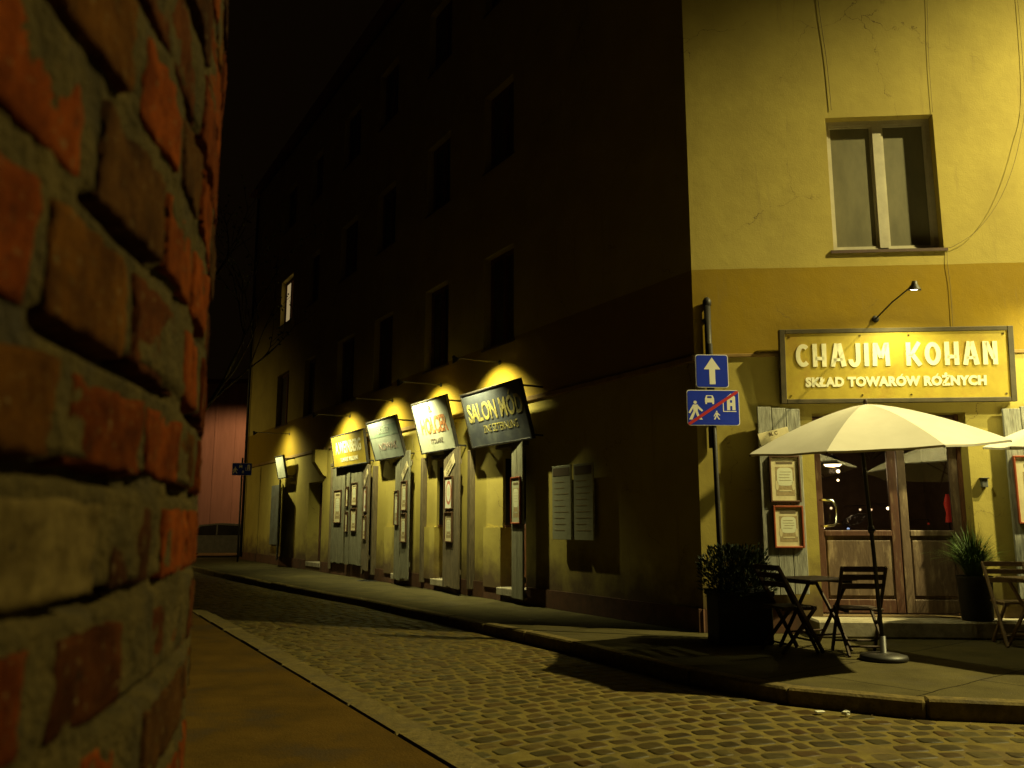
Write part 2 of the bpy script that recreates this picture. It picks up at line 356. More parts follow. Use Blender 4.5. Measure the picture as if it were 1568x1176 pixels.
def letters(name, text, parent, T, size, mat, extrude=.004, weight=0.0, xs=1.0, spacing=1.0, align='CENTER'):
    acc = [i for i, ch in enumerate(text) if ch == 'Ó']; text = text.replace('Ó', 'O')
    cu = bpy.data.curves.new(name, 'FONT'); cu.body = text; cu.size = size; cu.extrude = extrude; cu.offset = weight
    cu.align_x = align; cu.align_y = 'CENTER'; cu.space_character = spacing; cu.resolution_u = 3
    tmp = bpy.data.objects.new('tmp', cu); COL.objects.link(tmp)
    dg = bpy.context.evaluated_depsgraph_get(); me = bpy.data.meshes.new_from_object(tmp.evaluated_get(dg))
    bpy.data.objects.remove(tmp); bpy.data.curves.remove(cu)
    me.transform(Matrix.Rotation(PI / 2, 4, 'X') @ Matrix.Diagonal((xs, 1, 1, 1)))
    if acc:
        mb = MB(); W0 = text_width(text, size, spacing)
        mb.v = [tuple(v.co) for v in me.vertices]; mb.f = [tuple(p.vertices) for p in me.polygons]
        mb.m = [0] * len(mb.f); mb.c = [None] * len(mb.f); mb.smooth = [False] * len(mb.f); mb.mats = [mat]
        for i in acc:
            x = (-W0 / 2 + (text_width(text[:i + 1], size, spacing) - .36 * size)) * xs; zt = size * .44; k = size
            mb.prism([(x - .05 * k, zt), (x + .06 * k, zt + .17 * k), (x + .15 * k, zt + .17 * k), (x + .03 * k, zt)][::-1], -extrude, extrude, mat)
        bpy.data.meshes.remove(me); o = mb.build(name); o.parent = parent; o.matrix_local = T
        return o
    me.materials.clear(); me.materials.append(M[mat]); me.name = name
    o = bpy.data.objects.new(name, me); COL.objects.link(o); o.parent = parent; o.matrix_local = T
    return o
Tr = lambda x, y, z: Matrix.Translation((x, y, z))
rnd = random.Random(7)

# ------------------------------------------------------------------ ground, road, pavements
KERB = [(-30, 40), (-15.6, 33.6), (-13.6, 32.2), (-12.4, 30.6), (-10.9, 28.2), (-8.48, 24.2), (-6.57, 21.1), (-3.98, 17.1), (-2.56, 15.0), (-1.42, 13.1), (-.30, 11.28),
        (.55, 9.85), (1.0, 8.9), (1.45, 8.0), (1.87, 7.35), (2.26, 6.9), (2.62, 6.64), (3.12, 6.47), (3.75, 6.32), (5, 6.08), (9, 5.6), (16, 4.9), (40, 2.6)]
NK0 = Vector((-.18, 5.04)); NKD = Vector((-.477, .879)); NKN = Vector((-.879, -.477))      # outer edge of the near kerb, its direction, its inner side
def inside(p, poly):
    c = False; n = len(poly)
    for i in range(n):
        a, b = poly[i], poly[(i + 1) % n]
        if (a[1] > p[1]) != (b[1] > p[1]) and p[0] < (b[0] - a[0]) * (p[1] - a[1]) / (b[1] - a[1]) + a[0]: c = not c
    return c
far_poly = KERB + [(40, 45), (-30, 45)]
mb = MB(); mb.sheet([(-150, -60), (150, -60), (150, 200), (-150, 200)], -.135, 'ground')
tag(mb.build('ground'), kind='structure')

def gcurve(x):
    a, b = .577, -.12
    if x < .5: return a * x
    if x > 3.5: return a * .5 + (a + b) / 2 * 3 + b * (x - 3.5)
    u = (x - .5); return a * .5 + a * u + (b - a) / 6 * u * u
def gslope(x):
    return .577 if x < .5 else (-.12 if x > 3.5 else .577 + (-.697) / 3 * (x - .5))
mb = MB(); mb.sheet([(-24, -8), (24, -8), (24, 36), (-24, 36)], -.122, 'sand')
mb.f.pop(); mb.m.pop(); mb.c.pop(); mb.smooth.pop(); mb.v = []
# gently uneven sand bed
nx, ny = 120, 150
def rz_(x, y): return -.124 + .008 * noise.noise(Vector((x * .9, y * .9, 3))) + .012 * noise.noise(Vector((x * .25, y * .25, 9)))
vs = [(-24 + 48 * i / nx, -8 + 46 * j / ny, rz_(-24 + 48 * i / nx, -8 + 46 * j / ny)) for j in range(ny + 1) for i in range(nx + 1)]
fs = [(j * (nx + 1) + i, j * (nx + 1) + i + 1, (j + 1) * (nx + 1) + i + 1, (j + 1) * (nx + 1) + i) for j in range(ny) for i in range(nx)]
mb.add(vs, fs, 'sand', smooth=True, col=(.3, .25, .15))
PY = .178
nst = 0
for row in range(-60, 230):
    off = (row % 2) * .11 + rnd.uniform(-.03, .03); x = -12 + off
    while x < 13:
        sl = gslope(x); L = rnd.choice([rnd.uniform(.13, .19), rnd.uniform(.17, .25)]); dx = L / math.hypot(1, sl)
        xc = x + dx / 2; yc = row * PY - 4 + gcurve(xc) + rnd.uniform(-.008, .008); x += dx + .004
        if yc < 1.2 or yc > 33: continue
        if abs(xc) > yc * .72 + 1.5: continue
        d = (Vector((xc, yc)) - NK0).dot(NKN)
        if d > -.05: continue
        if inside((xc, yc - .02), far_poly) or inside((xc, yc + .07), far_poly): continue
        if rnd.random() < .012: continue
        nst += 1
        hw = L / 2 - rnd.uniform(.008, .024); hd = PY * .5 / math.hypot(1, sl) ** .8 - rnd.uniform(.008, .028)
        a = math.atan(gslope(xc)) + rnd.gauss(0, .06); ca, sa = cos(a), sin(a)
        zb = rz_(xc, yc); ht = rnd.choice([rnd.uniform(.0005, .0035), rnd.uniform(.0015, .006)]); tx, ty = rnd.uniform(-.02, .02), rnd.uniform(-.02, .02)
        vs = []
        for ring, (f_, z_) in enumerate(((1.03, -.008), (.95, ht * .6), (.72, ht))):
            for q in range(10):
                t = 2 * PI * (q + .5) / 10; cx_ = abs(cos(t)) ** .42 * (1 if cos(t) > 0 else -1); sy_ = abs(sin(t)) ** .42 * (1 if sin(t) > 0 else -1)
                j = 1 + rnd.uniform(-.09, .08); lx, ly = cx_ * hw * f_ * j, sy_ * hd * f_ * j
                vs.append((xc + lx * ca - ly * sa, yc + lx * sa + ly * ca, zb + z_ + lx * tx + ly * ty))
        fs = [(k * 10 + q, k * 10 + (q + 1) % 10, (k + 1) * 10 + (q + 1) % 10, (k + 1) * 10 + q) for k in (0, 1) for q in range(10)] + [tuple(range(20, 30))]
        g = rnd.uniform(.05, .095) * (1 + .45 * noise.noise(Vector((xc * .55, yc * .55, 7)))); w = rnd.uniform(-.008, .012)
        mb.add(vs, fs, 'stone', smooth=True, col=(g * .85 + w + .008, g * .72, max(.004, g * .24 - w * .2)))
tag(mb.build('road'), kind='structure')

# far pavement: one sheet behind the kerb stones, with slab joints
def offset_line(pts, d):
    out = []
    for i, p in enumerate(pts):
        a = Vector(pts[max(i - 1, 0)]); b = Vector(pts[min(i + 1, len(pts) - 1)]); t = (b - a).normalized()
        out.append((p[0] - t.y * d, p[1] + t.x * d))
    return out
KIN = offset_line(KERB, .17)          # inner edge of the kerb stones (towards the building)
mb = MB(); poly = KIN + [(40, 45), (-30, 45)]
import mathutils
tri = mathutils.geometry.tessellate_polygon([[Vector((x, y, 0)) for x, y in poly]])
mb.add([(x, y, -.004) for x, y in poly], [tuple(t) for t in tri], 'slab')
for k in range(40):                   # repaired patches and slab joints, thin raised mortar lines and sunk seams
    pass
tag(mb.build('pavement_far'), kind='structure')
def along(pts, step):
    out = []; seg = 0; rem = 0
    P = [Vector(p) for p in pts]
    for a, b in zip(P[:-1], P[1:]):
        L = (b - a).length; d = rem
        while d < L: out.append((a + (b - a) * d / L, (b - a).normalized())); d += step
        rem = d - L
    return out
def kerb_mesh(pts, width, step, z0, z1, side):
    mb = MB(); st = along(pts, step)
    for (p, t), (q, t2) in zip(st[:-1], st[1:]):
        if not (-14 < p.x < 15 and p.y < 34 and p.y > -3): continue
        m_ = (p + q) / 2; L = (q - p).length; a = math.atan2(q.y - p.y, q.x - p.x)
        T = Tr(m_.x, m_.y, 0) @ Matrix.Rotation(a + rnd.gauss(0, .007), 4, 'Z') @ Tr(0, rnd.gauss(0, .004), 0)
        dz = rnd.gauss(0, .005)
        y0, y1 = (0, width) if side > 0 else (-width, 0)
        mb.box(-L / 2 + rnd.uniform(.003, .012), L / 2 - rnd.uniform(.003, .012), y0 + rnd.uniform(-.006, .006), y1, z0, z1 + dz, 'kerb', T, bev=.018)
    return mb
tag(kerb_mesh(KERB, .165, 1.02, -.2, .004, 1).build('kerb_far'), kind='structure')
A0 = NK0 - NKD * 14; A1 = NK0 + NKD * 30
tag(kerb_mesh([tuple(A0), tuple(A1)], .24, .98, -.2, .004, 1).build('kerb_near'), kind='structure')
mb = MB(); B0 = A0 + NKN * .245; B1 = A1 + NKN * .245
NX = 40
pts = []
mb.sheet([tuple(B0), tuple(B1), tuple(B1 + NKN * 14), tuple(B0 + NKN * 14)], -.006, 'asphalt')
tag(mb.build('pavement_near'), kind='structure')

# ------------------------------------------------------------------ curved brick wall right beside the camera
WC = Vector((-2.204, .206)); WR = 2.0; EYE = 1.28
rb = random.Random(21)
PAL = [(.17, .036, .003), (.12, .026, .003), (.075, .022, .004), (.095, .036, .004), (.06, .025, .005), (.045, .016, .004), (.15, .034, .003)]
courses = [-.445, -.378, -.312, -.246, -.18, -.113, -.046, .02, .085, .16, .235, .31, .385, .458, .53, .60]
z = -.445
while z > -1.27: z -= .069; courses.insert(0, z)
z = .60
while z < 1.25: z += .072; courses.append(z)
known = {
 10: [(-.2, 2.9, 2), (3.1, 7.2, 3), (7.9, 10.6, 0), (10.9, 13.4, 4), (13.7, 17.6, 0)],
 9:  [(-.4, 2.1, 4), (2.3, 5.68, 0), (6.25, 9.75, 4), (10.0, 13.2, 6), (13.5, 16.4, 0), (16.6, 20, 2)],
 8:  [(-1, 4.6, 1), (4.8, 7.98, 3), (8.25, 12.4, 2), (12.7, 16, 0), (16.2, 19.4, 1)],
 7:  [(-1.2, 2.1, 5), (2.3, 5.5, 3), (5.8, 9.05, 6), (9.35, 12.7, 0), (12.9, 16.3, 3), (16.6, 19.8, 1)],
 6:  [(.4, 7.2, 9), (8.1, 10.5, 5), (11.7, 15.2, 0), (15.35, 18.6, 0), (18.8, 22, 2)],
 5:  [(-1, 2.2, 5), (2.4, 5.3, 1), (6.0, 8.95, 2), (9.2, 12.3, 2), (12.6, 16.4, 0), (16.7, 20, 2)]}
base_i = courses.index(-.046) - 6
mb = MB()
def wpt(th, r, z): return (WC.x + r * cos(th), WC.y + r * sin(th), EYE + z)
for ci in range(len(courses) - 1):
    z0, z1 = courses[ci], courses[ci + 1]
    kk = ci - base_i; kn = known.get(kk, [])
    bricks = list(kn)
    t = (kn[-1][1] + .3) if kn else rb.uniform(-3, 0) - 3
    while t < 110:
        L = rb.choice([3.1, 3.2, 6.6]); bricks.append((t, t + L, rb.randrange(7))); t += L + rb.uniform(.25, .5)
    t = (kn[0][0] - .3) if kn else min(b[0] for b in bricks) - .3
    while t > -100:
        L = rb.choice([3.1, 3.2, 6.6]); bricks.append((t - L, t, rb.randrange(7))); t -= L + rb.uniform(.25, .5)
    for (a, b, pi_) in bricks:
        near = -25 < a < 26 and -.75 < z0 < .95
        col = (.19, .135, .045) if pi_ == 9 else PAL[pi_]
        j = rb.uniform(.6, 1.05); col = tuple(c * j for c in col)
        la, lb = R(a), R(b); L = (lb - la) * WR
        g0, g1 = rb.uniform(.004, .008), rb.uniform(.004, .008)
        zz0, zz1 = z0 + g0, z1 - g1
        nx_ = max(2, int(L / (.0042 if near else .03))); nz_ = max(2, int((zz1 - zz0) / (.0042 if near else .025)))
        prot = rb.uniform(-.0035, .0005); tilt = rb.uniform(-.0025, .0025)
        sd = rb.random() * 100; vs = []
        chip = [(rb.random(), rb.choice([0, 1]), rb.uniform(.05, .15)) for _ in range(4)]
        for jz in range(nz_ + 1):
            for ix in range(nx_ + 1):
                u, w = ix / nx_, jz / nz_
                th = la + (lb - la) * u; zc = zz0 + (zz1 - zz0) * w
                eu = min(u, 1 - u) * L; ew = min(w, 1 - w) * (zz1 - zz0); e = min(eu, ew)
                n_ = noise.noise(Vector((th * WR * 25, zc * 25, sd))); n2 = noise.noise(Vector((th * WR * 90, zc * 90, sd + 5)))
                rr = 0.0025 + .004 * (noise.noise(Vector((th * WR * 18, zc * 18, sd + 9))) + .5)
                d = prot + tilt * (u - .5) * 2 + .0022 * n_ + .0012 * n2 + .0009 * noise.noise(Vector((th * WR * 260, zc * 260, sd + 2)))
                if e < rr: d -= rr * (1 - math.sqrt(max(0, 1 - (1 - e / rr) ** 2))) * .9
                for (cu, cw, cr) in chip:
                    dd = math.hypot((u - cu) * L, (w - cw) * (zz1 - zz0))
                    if dd < cr * .13: d -= .004 * (1 - dd / (cr * .13))
                if ix in (0, nx_) or jz in (0, nz_): d = -.03
                wob = .0022 * n2 + .003 * n_ if near else 0
                vs.append(wpt(th + wob / WR, WR + d, zc + wob * .8))
        fs = [(j_ * (nx_ + 1) + i, j_ * (nx_ + 1) + i + 1, (j_ + 1) * (nx_ + 1) + i + 1, (j_ + 1) * (nx_ + 1) + i) for j_ in range(nz_) for i in range(nx_)]
        mb.add(vs, fs, 'brick', smooth=True, col=col)
# mortar bed behind the bricks
for (t0, t1, za, zb_, st, sz) in ((-25, 26, -.75, .95, .006, .0035), (-100, -25, -.75, .95, .05, .1), (26, 110, -.75, .95, .05, .1), (-100, 110, -1.28, -.75, .05, .1), (-100, 110, .95, 1.35, .05, .1)):
    nx_ = int(R(t1 - t0) * WR / st) + 1; nz_ = int((zb_ - za) / sz) + 1; vs = []
    for jz in range(nz_ + 1):
        for ix in range(nx_ + 1):
            th = R(t0 + (t1 - t0) * ix / nx_); zc = za + (zb_ - za) * jz / nz_
            n_ = noise.noise(Vector((th * WR * 14, zc * 14, 4.4))); n2 = noise.noise(Vector((th * WR * 70, zc * 70, 8)))
            zj = min(courses, key=lambda c_: abs(c_ - zc - .001)); up_ = zc - zj
            crev = .016 * max(0, min(1, (up_ + .001) / .004)) * max(0, min(1, .45 + 1.6 * noise.noise(Vector((th * WR * 9, zj * 40, 2))))) if abs(up_) < .012 else 0
            vs.append(wpt(th, WR - .003 + .0035 * n_ + .002 * n2 - crev, zc))
    fs = [(j_ * (nx_ + 1) + i, j_ * (nx_ + 1) + i + 1, (j_ + 1) * (nx_ + 1) + i + 1, (j_ + 1) * (nx_ + 1) + i) for j_ in range(nz_) for i in range(nx_)]
    mb.add(vs, fs, 'mortar', smooth=True)
cap = [wpt(R(-100 + 210 * k / 60), WR, 1.35) for k in range(61)]
mb.add(cap + [(c[0], c[1], c[2] - .01) for c in cap[:1]], [tuple(range(61))], 'mortar')
tag(mb.build('brick_wall'), 'rounded wall of old orange-brown bricks, one block pale, close to the viewer', 'brick wall')

# ------------------------------------------------------------------ the corner building
BLD = thing('corner_building', 'tall yellow rendered corner house with the tavern on its ground floor', 'building', Matrix.Translation((CX, CY, 0)))
LA = Tr(CX, CY, 0).inverted() @ MA; LB = Tr(CX, CY, 0).inverted() @ MB_
HT = 14.0
def wall_with_holes(x0, x1, z0, z1, holes, T, mat='wall', extra=None):
    mb = MB()
    xs = sorted({x0, x1, *[h[0] for h in holes], *[h[1] for h in holes]}); zs = sorted({z0, z1, *[h[2] for h in holes], *[h[3] for h in holes]})
    for a, b in zip(xs[:-1], xs[1:]):
        for c, d in zip(zs[:-1], zs[1:]):
            if any(h[0] <= a and b <= h[1] and h[2] <= c and d <= h[3] for h in holes): continue
            mb.add([(a, 0, c), (b, 0, c), (b, 0, d), (a, 0, d)], [(0, 1, 2, 3)], mat)
    for (a, b, c, d, dp) in holes:
        mb.add([(a, 0, c), (a, 0, d), (a, dp, d), (a, dp, c)], [(0, 1, 2, 3)], mat)
        mb.add([(b, 0, c), (b, 0, d), (b, dp, d), (b, dp, c)], [(3, 2, 1, 0)], mat)
        mb.add([(a, 0, d), (b, 0, d), (b, dp, d), (a, dp, d)], [(0, 1, 2, 3)], mat)
        mb.add([(a, 0, c), (b, 0, c), (b, dp, c), (a, dp, c)], [(3, 2, 1, 0)], mat)
    if extra: extra(mb)
    return mb.build('wall', BLD, T)
DOORA = (1.40, 3.22, .20, 2.62, .30)
holesA = [DOORA, (1.79, 3.14, 4.70, 6.50, .20), (1.79, 3.14, 8.6, 10.4, .26), (6.3, 7.65, 4.70, 6.50, .26), (6.3, 7.65, 8.6, 10.4, .26), (4.75, 6.2, .2, 2.6, .3), (10.2, 11.5, 4.7, 6.5, .26)]
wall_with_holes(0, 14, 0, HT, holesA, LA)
Bwin1 = [(20.5, 19.05), (17.3, 16.2), (14.2, 12.85), (11.4, 10.2), (8.35, 7.2), (5.68, 4.55)]
holesB = [(-t0, -t1, 4.45, 6.2, .22) for t0, t1 in Bwin1] + [(-t0, -t1, 7.9, 9.45, .22) for t0, t1 in Bwin1] + [(-t0, -t1, 11.2, 12.7, .22) for t0, t1 in Bwin1]
OPS = [(4.93, 4.15), (7.62, 6.95), (9.68, 8.95)]
opB = [(-t0, -t1, .22, 2.52, .36) for t0, t1 in OPS] + [(-16.4, -15.1, .22, 2.45, .42)]
def piers(mb):
    for t0, t1 in OPS:           # low parapet blocks at the left of every doorway
        mb.box(-t0 - .62, -t0 + .002, -.05, .30, .2, 1.22, 'wall')
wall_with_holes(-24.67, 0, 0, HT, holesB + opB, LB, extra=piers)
# back and side walls, roof
mb = MB()
pA = LA @ Vector((14, 0, 0)); pB = LB @ Vector((-24.67, 0, 0)); q = pA + LA.to_3x3() @ Vector((0, 12, 0)); q2 = pB + LB.to_3x3() @ Vector((0, 9, 0))
for a, b in ((pA, q), (q, q2), (q2, pB)):
    mb.add([(a.x, a.y, 0), (b.x, b.y, 0), (b.x, b.y, HT), (a.x, a.y, HT)], [(0, 1, 2, 3)], 'wall')
mb.build('wall', BLD)
mb = MB(); mb.add([(p.x, p.y, HT) for p in (Vector((0, 0, 0)), pA, q, q2, pB)], [(0, 1, 2, 3, 4)], 'roof')
c = (pA + q + q2 + pB) / 4; rim = [Vector((-.35, -.3, 0)), pA + Vector((0, -.5, 0)), q, q2, pB + Vector((-.4, 0, 0))]
mb.add([(p.x, p.y, HT + .01) for p in rim] + [(c.x, c.y, HT + 3)], [(0, 1, 5), (1, 2, 5), (2, 3, 5), (3, 4, 5), (4, 0, 5)], 'roof')
mb.build('roof', BLD)
# plinth, ledge
for a, b in ((0, 1.15), (3.75, 4.7), (6.3, 14)):
    mb = MB(); mb.box(a - (.06 if a == 0 else 0), b, -.03, .02, 0, .27, 'plinth', LA); mb.build('plinth', BLD)
for a, b in ((-24.7, -16.5), (-15.0, -9.7), (-8.9, -7.65), (-6.9, -4.96), (-4.1, .03)):
    mb = MB(); mb.box(a, b, -.03, .02, 0, .27, 'plinth', LB); mb.build('plinth', BLD)
mb = MB(); mb.box(-.045, 14, -.025, .01, 3.34, 3.385, 'ledge', LA, bev=.006)
for a, b in ((-24.7, -14.95), (-14.6, .03)): mb.box(a, b, -.05, .01, 3.285, 3.37, 'ledge', LB, bev=.012)
mb.build('ledge', BLD)
# windows
def window(T, a, b, c, d, dp, panes='pane', frame_m='oldwood', sill=True):
    w_ = .06; y = dp - .07; mb = MB()
    mb.box(a, a + w_, y, y + .06, c, d, frame_m); mb.box(b - w_, b, y, y + .06, c, d, frame_m)
    mb.box(a + w_, b - w_, y, y + .06, d - w_, d, frame_m); mb.box(a + w_, b - w_, y, y + .06, c, c + w_, frame_m)
    m_ = (a + b) / 2; mb.box(m_ - .055, m_ + .055, y - .012, y + .055, c + w_, d - w_, frame_m)
    f = mb.build('window', BLD, T)
    for x0, x1 in ((a + w_, m_ - .055), (m_ + .055, b - w_)):
        mb = MB()
        s_ = .03
        mb.box(x0, x0 + s_, y + .01, y + .045, c + w_, d - w_, frame_m); mb.box(x1 - s_, x1, y + .01, y + .045, c + w_, d - w_, frame_m)
        mb.box(x0 + s_, x1 - s_, y + .01, y + .045, d - w_ - s_, d - w_, frame_m); mb.box(x0 + s_, x1 - s_, y + .01, y + .045, c + w_, c + w_ + s_, frame_m)
        mb.build('sash', f)
        mb = MB(); mb.box(x0 + s_, x1 - s_, y + .025, y + .034, c + w_ + s_, d - w_ - s_, panes); mb.build('pane', f)
    if sill:
        mb = MB(); mb.box(a - .04, b + .04, -.018, dp - .01, c - .022, c, 'sill'); mb.box(a - .04, b + .04, -.025, -.018, c - .04, c - .001, 'sill'); mb.build('sill', f)
    # closing panel behind the glass
    mb = MB(); mb.box(a - .05, b + .05, dp + .02, dp + .05, c - .05, d + .05, 'dark'); mb.build('backing', f)
    return f
for h in holesA[1:]:
    low = h[2] < 1
    window(LA, *h, panes='curtain' if not low else 'pane', frame_m='pvc' if not low else 'door', sill=not low)
for i, h in enumerate(holesB):
    lit = (i == 6)
    window(LB, *h, panes='litpane' if lit else ('curtain_dim' if i in (0, 3, 5, 8, 11, 13, 16) else 'pane'))
# doors in the doorways of the side street
for k, h in enumerate(opB):
    a, b, c, d, dp = h; mb = MB(); y = dp - .06
    mb.box(a, a + .07, y - .02, y + .06, c, d, 'door_red'); mb.box(b - .07, b, y - .02, y + .06, c, d, 'door_red'); mb.box(a + .07, b - .07, y - .02, y + .06, d - .07, d, 'door_red')
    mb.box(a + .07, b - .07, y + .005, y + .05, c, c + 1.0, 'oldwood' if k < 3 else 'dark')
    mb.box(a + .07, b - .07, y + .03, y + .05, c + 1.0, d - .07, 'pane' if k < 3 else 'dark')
    mb.box(a + .07, b - .07, y + .0, y + .05, c + .98, c + 1.06, 'door_red')
    dr = mb.build('door', BLD, LB)
    mb = MB(); mb.box(a - .02, b + .02, -.12 if k < 3 else -.02, dp - .09, .1, .224, 'step', None, bev=.01); mb.build('threshold', BLD, LB)
# window-like display niches in the left reveals
for k, (t0, t1) in enumerate(OPS):
    mb = MB(); x = -t0
    mb.box(x + .0022, x + .012, .05, .27, 1.26, 2.4, 'pane'); mb.box(x + .0021, x + .04, .03, .29, 1.22, 1.262, 'oldwood'); mb.box(x + .0021, x + .03, .268, .29, 1.262, 2.4, 'oldwood')
    mb.build('niche_window', BLD, LB)
# canopy block over the dark doorway
mb = MB(); mb.prism([(-.62, 0), (-.62, .25), (0, .75), (.0, .95), (-.05, .95), (-.05, .78)], -.0, .32, 'ledge')
mb = MB()
T = LB @ Tr(-14.78, 0, 0)
mb.add([(0, 0, 2.55), (0, -.10, 2.6), (0, -.34, 2.95), (0, -.34, 3.28), (0, 0, 3.28), (-.3, 0, 2.55), (-.3, -.10, 2.6), (-.3, -.34, 2.95), (-.3, -.34, 3.28), (-.3, 0, 3.28)],
       [(0, 1, 2, 3, 4), (9, 8, 7, 6, 5), (0, 5, 6, 1), (1, 6, 7, 2), (2, 7, 8, 3), (3, 8, 9, 4)], 'wall', T)
mb.build('corbel', BLD)

# ---- tavern door on the front, with a room behind it
DS0, DS1 = 1.40, 3.22
def leaf(x0, x1, mat, name='door'):
    mb = MB(); y = .24; z0, z1 = .215, 2.60; st = .10; rz0 = 1.20
    mb.box(x0, x0 + st, y, y + .05, z0, z1, mat, bev=.006); mb.box(x1 - st, x1, y, y + .05, z0, z1, mat, bev=.006)
    mb.box(x0 + st, x1 - st, y + .002, y + .05, z0, z0 + .16, mat, bev=.006)
    mb.box(x0 + st, x1 - st, y - .006, y + .05, rz0 - .07, rz0, mat, bev=.008)
    mb.box(x0 + st, x1 - st, y + .002, y + .05, z1 - .12, z1, mat, bev=.006)
    mb.box(x0 + st, x1 - st, y + .026, y + .04, z0 + .16, rz0 - .07, 'door')
    mb.box(x0 + st + .02, x1 - st - .02, y + .008, y + .026, z0 + .20, rz0 - .12, 'door', bev=.012)
    d = mb.build(name, BLD, LA)
    mb = MB(); mb.box(x0 + st, x1 - st, y + .02, y + .026, rz0, z1 - .12, 'glass'); mb.build('glass_pane', d)
    return d
dl = leaf(1.44, 2.44, 'door_red'); leaf(2.455, 3.18, 'door')
mb = MB(); mb.tube([(1.50, .22, 1.25), (1.53, .15, 1.25), (1.62, .13, 1.26), (1.66, .13, 1.30), (1.66, .13, 1.50), (1.62, .13, 1.56), (1.53, .15, 1.57), (1.50, .22, 1.57)], .016, 'chrome', 10)
mb.build('handle', dl)
mb = MB()
for (a, b) in ((DS0, 1.44), (3.18, DS1)): mb.box(a, b, .20, .30, .2, 2.62, 'oldwood')
mb.build('door_frame', BLD, LA)
mb = MB(); mb.box(1.22, 3.68, -.42, .30, 0.0, .19, 'step', None, bev=.02); mb.build('step', BLD, LA)
mb = MB()
def inbox(x0, x1, y0, y1, z0, z1):
    V = [(x0, y0, z0), (x1, y0, z0), (x1, y1, z0), (x0, y1, z0), (x0, y0, z1), (x1, y0, z1), (x1, y1, z1), (x0, y1, z1)]
    mb.add(V, [(0, 1, 2, 3)], 'roomfloor'); mb.add(V, [(4, 7, 6, 5), (3, 2, 6, 7), (0, 3, 7, 4), (1, 5, 6, 2)], 'room')
    mb.add(V, [(0, 4, 5, 1)], 'room')
inbox(.5, 4.3, .32, 4.2, .2, 3.0)
# the front of the room box gets an opening
mb.f.pop(); mb.m.pop(); mb.c.pop(); mb.smooth.pop()
mb.build('room', BLD, LA)

# ---- shutters (plank leaves) ; built leaf by leaf as parts of the building
def shutter(T, w, z0, z1, mat, n=3, thick=.035, flip=1, battens=True):
    mb = MB(); pw = w / n
    for i in range(n):
        mb.box(flip * (i * pw + .003) if flip > 0 else -(i + 1) * pw + .003, (i + 1) * pw - .003 if flip > 0 else -(i * pw + .003), -thick, 0, z0 + rnd.uniform(-.015, .01), z1 + rnd.uniform(-.012, .02), mat, bev=.005)
    if battens:
        for zz in (z0 + .25, z1 - .3):
            x0, x1 = (0.02, w - .02) if flip > 0 else (-w + .02, -.02)
            mb.box(x0, x1, .001, .028, zz, zz + .09, mat)
    return mb.build('shutter', BLD, T)
LAi = LA
def LAt(s, off, z=0, rz=0): return LA @ Tr(s, -off, z) @ Matrix.Rotation(R(rz), 4, 'Z')
def LBt(t, off, z=0, rz=0): return LB @ Tr(-t, -off, z) @ Matrix.Rotation(R(rz), 4, 'Z')
SHA_L = LAt(1.235, .05, 0, 6)
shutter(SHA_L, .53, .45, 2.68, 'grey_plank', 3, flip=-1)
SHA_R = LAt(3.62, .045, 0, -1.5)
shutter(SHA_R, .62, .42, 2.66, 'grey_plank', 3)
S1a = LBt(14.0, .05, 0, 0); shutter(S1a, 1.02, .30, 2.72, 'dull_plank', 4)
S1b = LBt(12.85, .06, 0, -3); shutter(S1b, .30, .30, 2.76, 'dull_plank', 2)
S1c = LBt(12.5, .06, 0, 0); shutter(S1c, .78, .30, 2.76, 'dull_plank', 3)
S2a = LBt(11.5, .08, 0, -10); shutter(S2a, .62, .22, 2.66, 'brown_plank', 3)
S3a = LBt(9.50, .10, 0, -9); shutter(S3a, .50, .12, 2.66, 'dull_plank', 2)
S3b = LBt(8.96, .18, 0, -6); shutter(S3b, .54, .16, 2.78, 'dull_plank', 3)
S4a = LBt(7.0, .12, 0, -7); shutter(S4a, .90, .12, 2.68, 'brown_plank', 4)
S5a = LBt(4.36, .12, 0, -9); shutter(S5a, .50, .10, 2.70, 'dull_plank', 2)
SC1 = LBt(20.3, .05, 0, 0); shutter(SC1, 1.0, .62, 2.5, 'steel_grey', 1, battens=False)
SC2 = LBt(19.25, .05, 0, -16); shutter(SC2, 1.25, .2, 2.62, 'steel_grey', 1, battens=False)
# dark timber frames beside the folded leaves
mb = MB()
for (t, w, z1) in ((10.98, .10, 2.62), (6.08, .12, 2.62), (8.2, .10, 2.62), (11.6, .08, 2.7), (14.1, .07, 2.75)):
    mb.box(-t, -t + w, -.11, 0, .12, z1, 'brown_plank', bev=.008)
mb.box(-14.1, -11.6, -.12, 0, 2.78, 2.86, 'brown_plank', bev=.01)
for (t0, t1) in OPS: mb.box(-t0 - .1, -t1 + .1, -.10, .02, 2.56, 2.63, 'brown_plank', bev=.01)
mb.build('shutter_frame', BLD, LB)

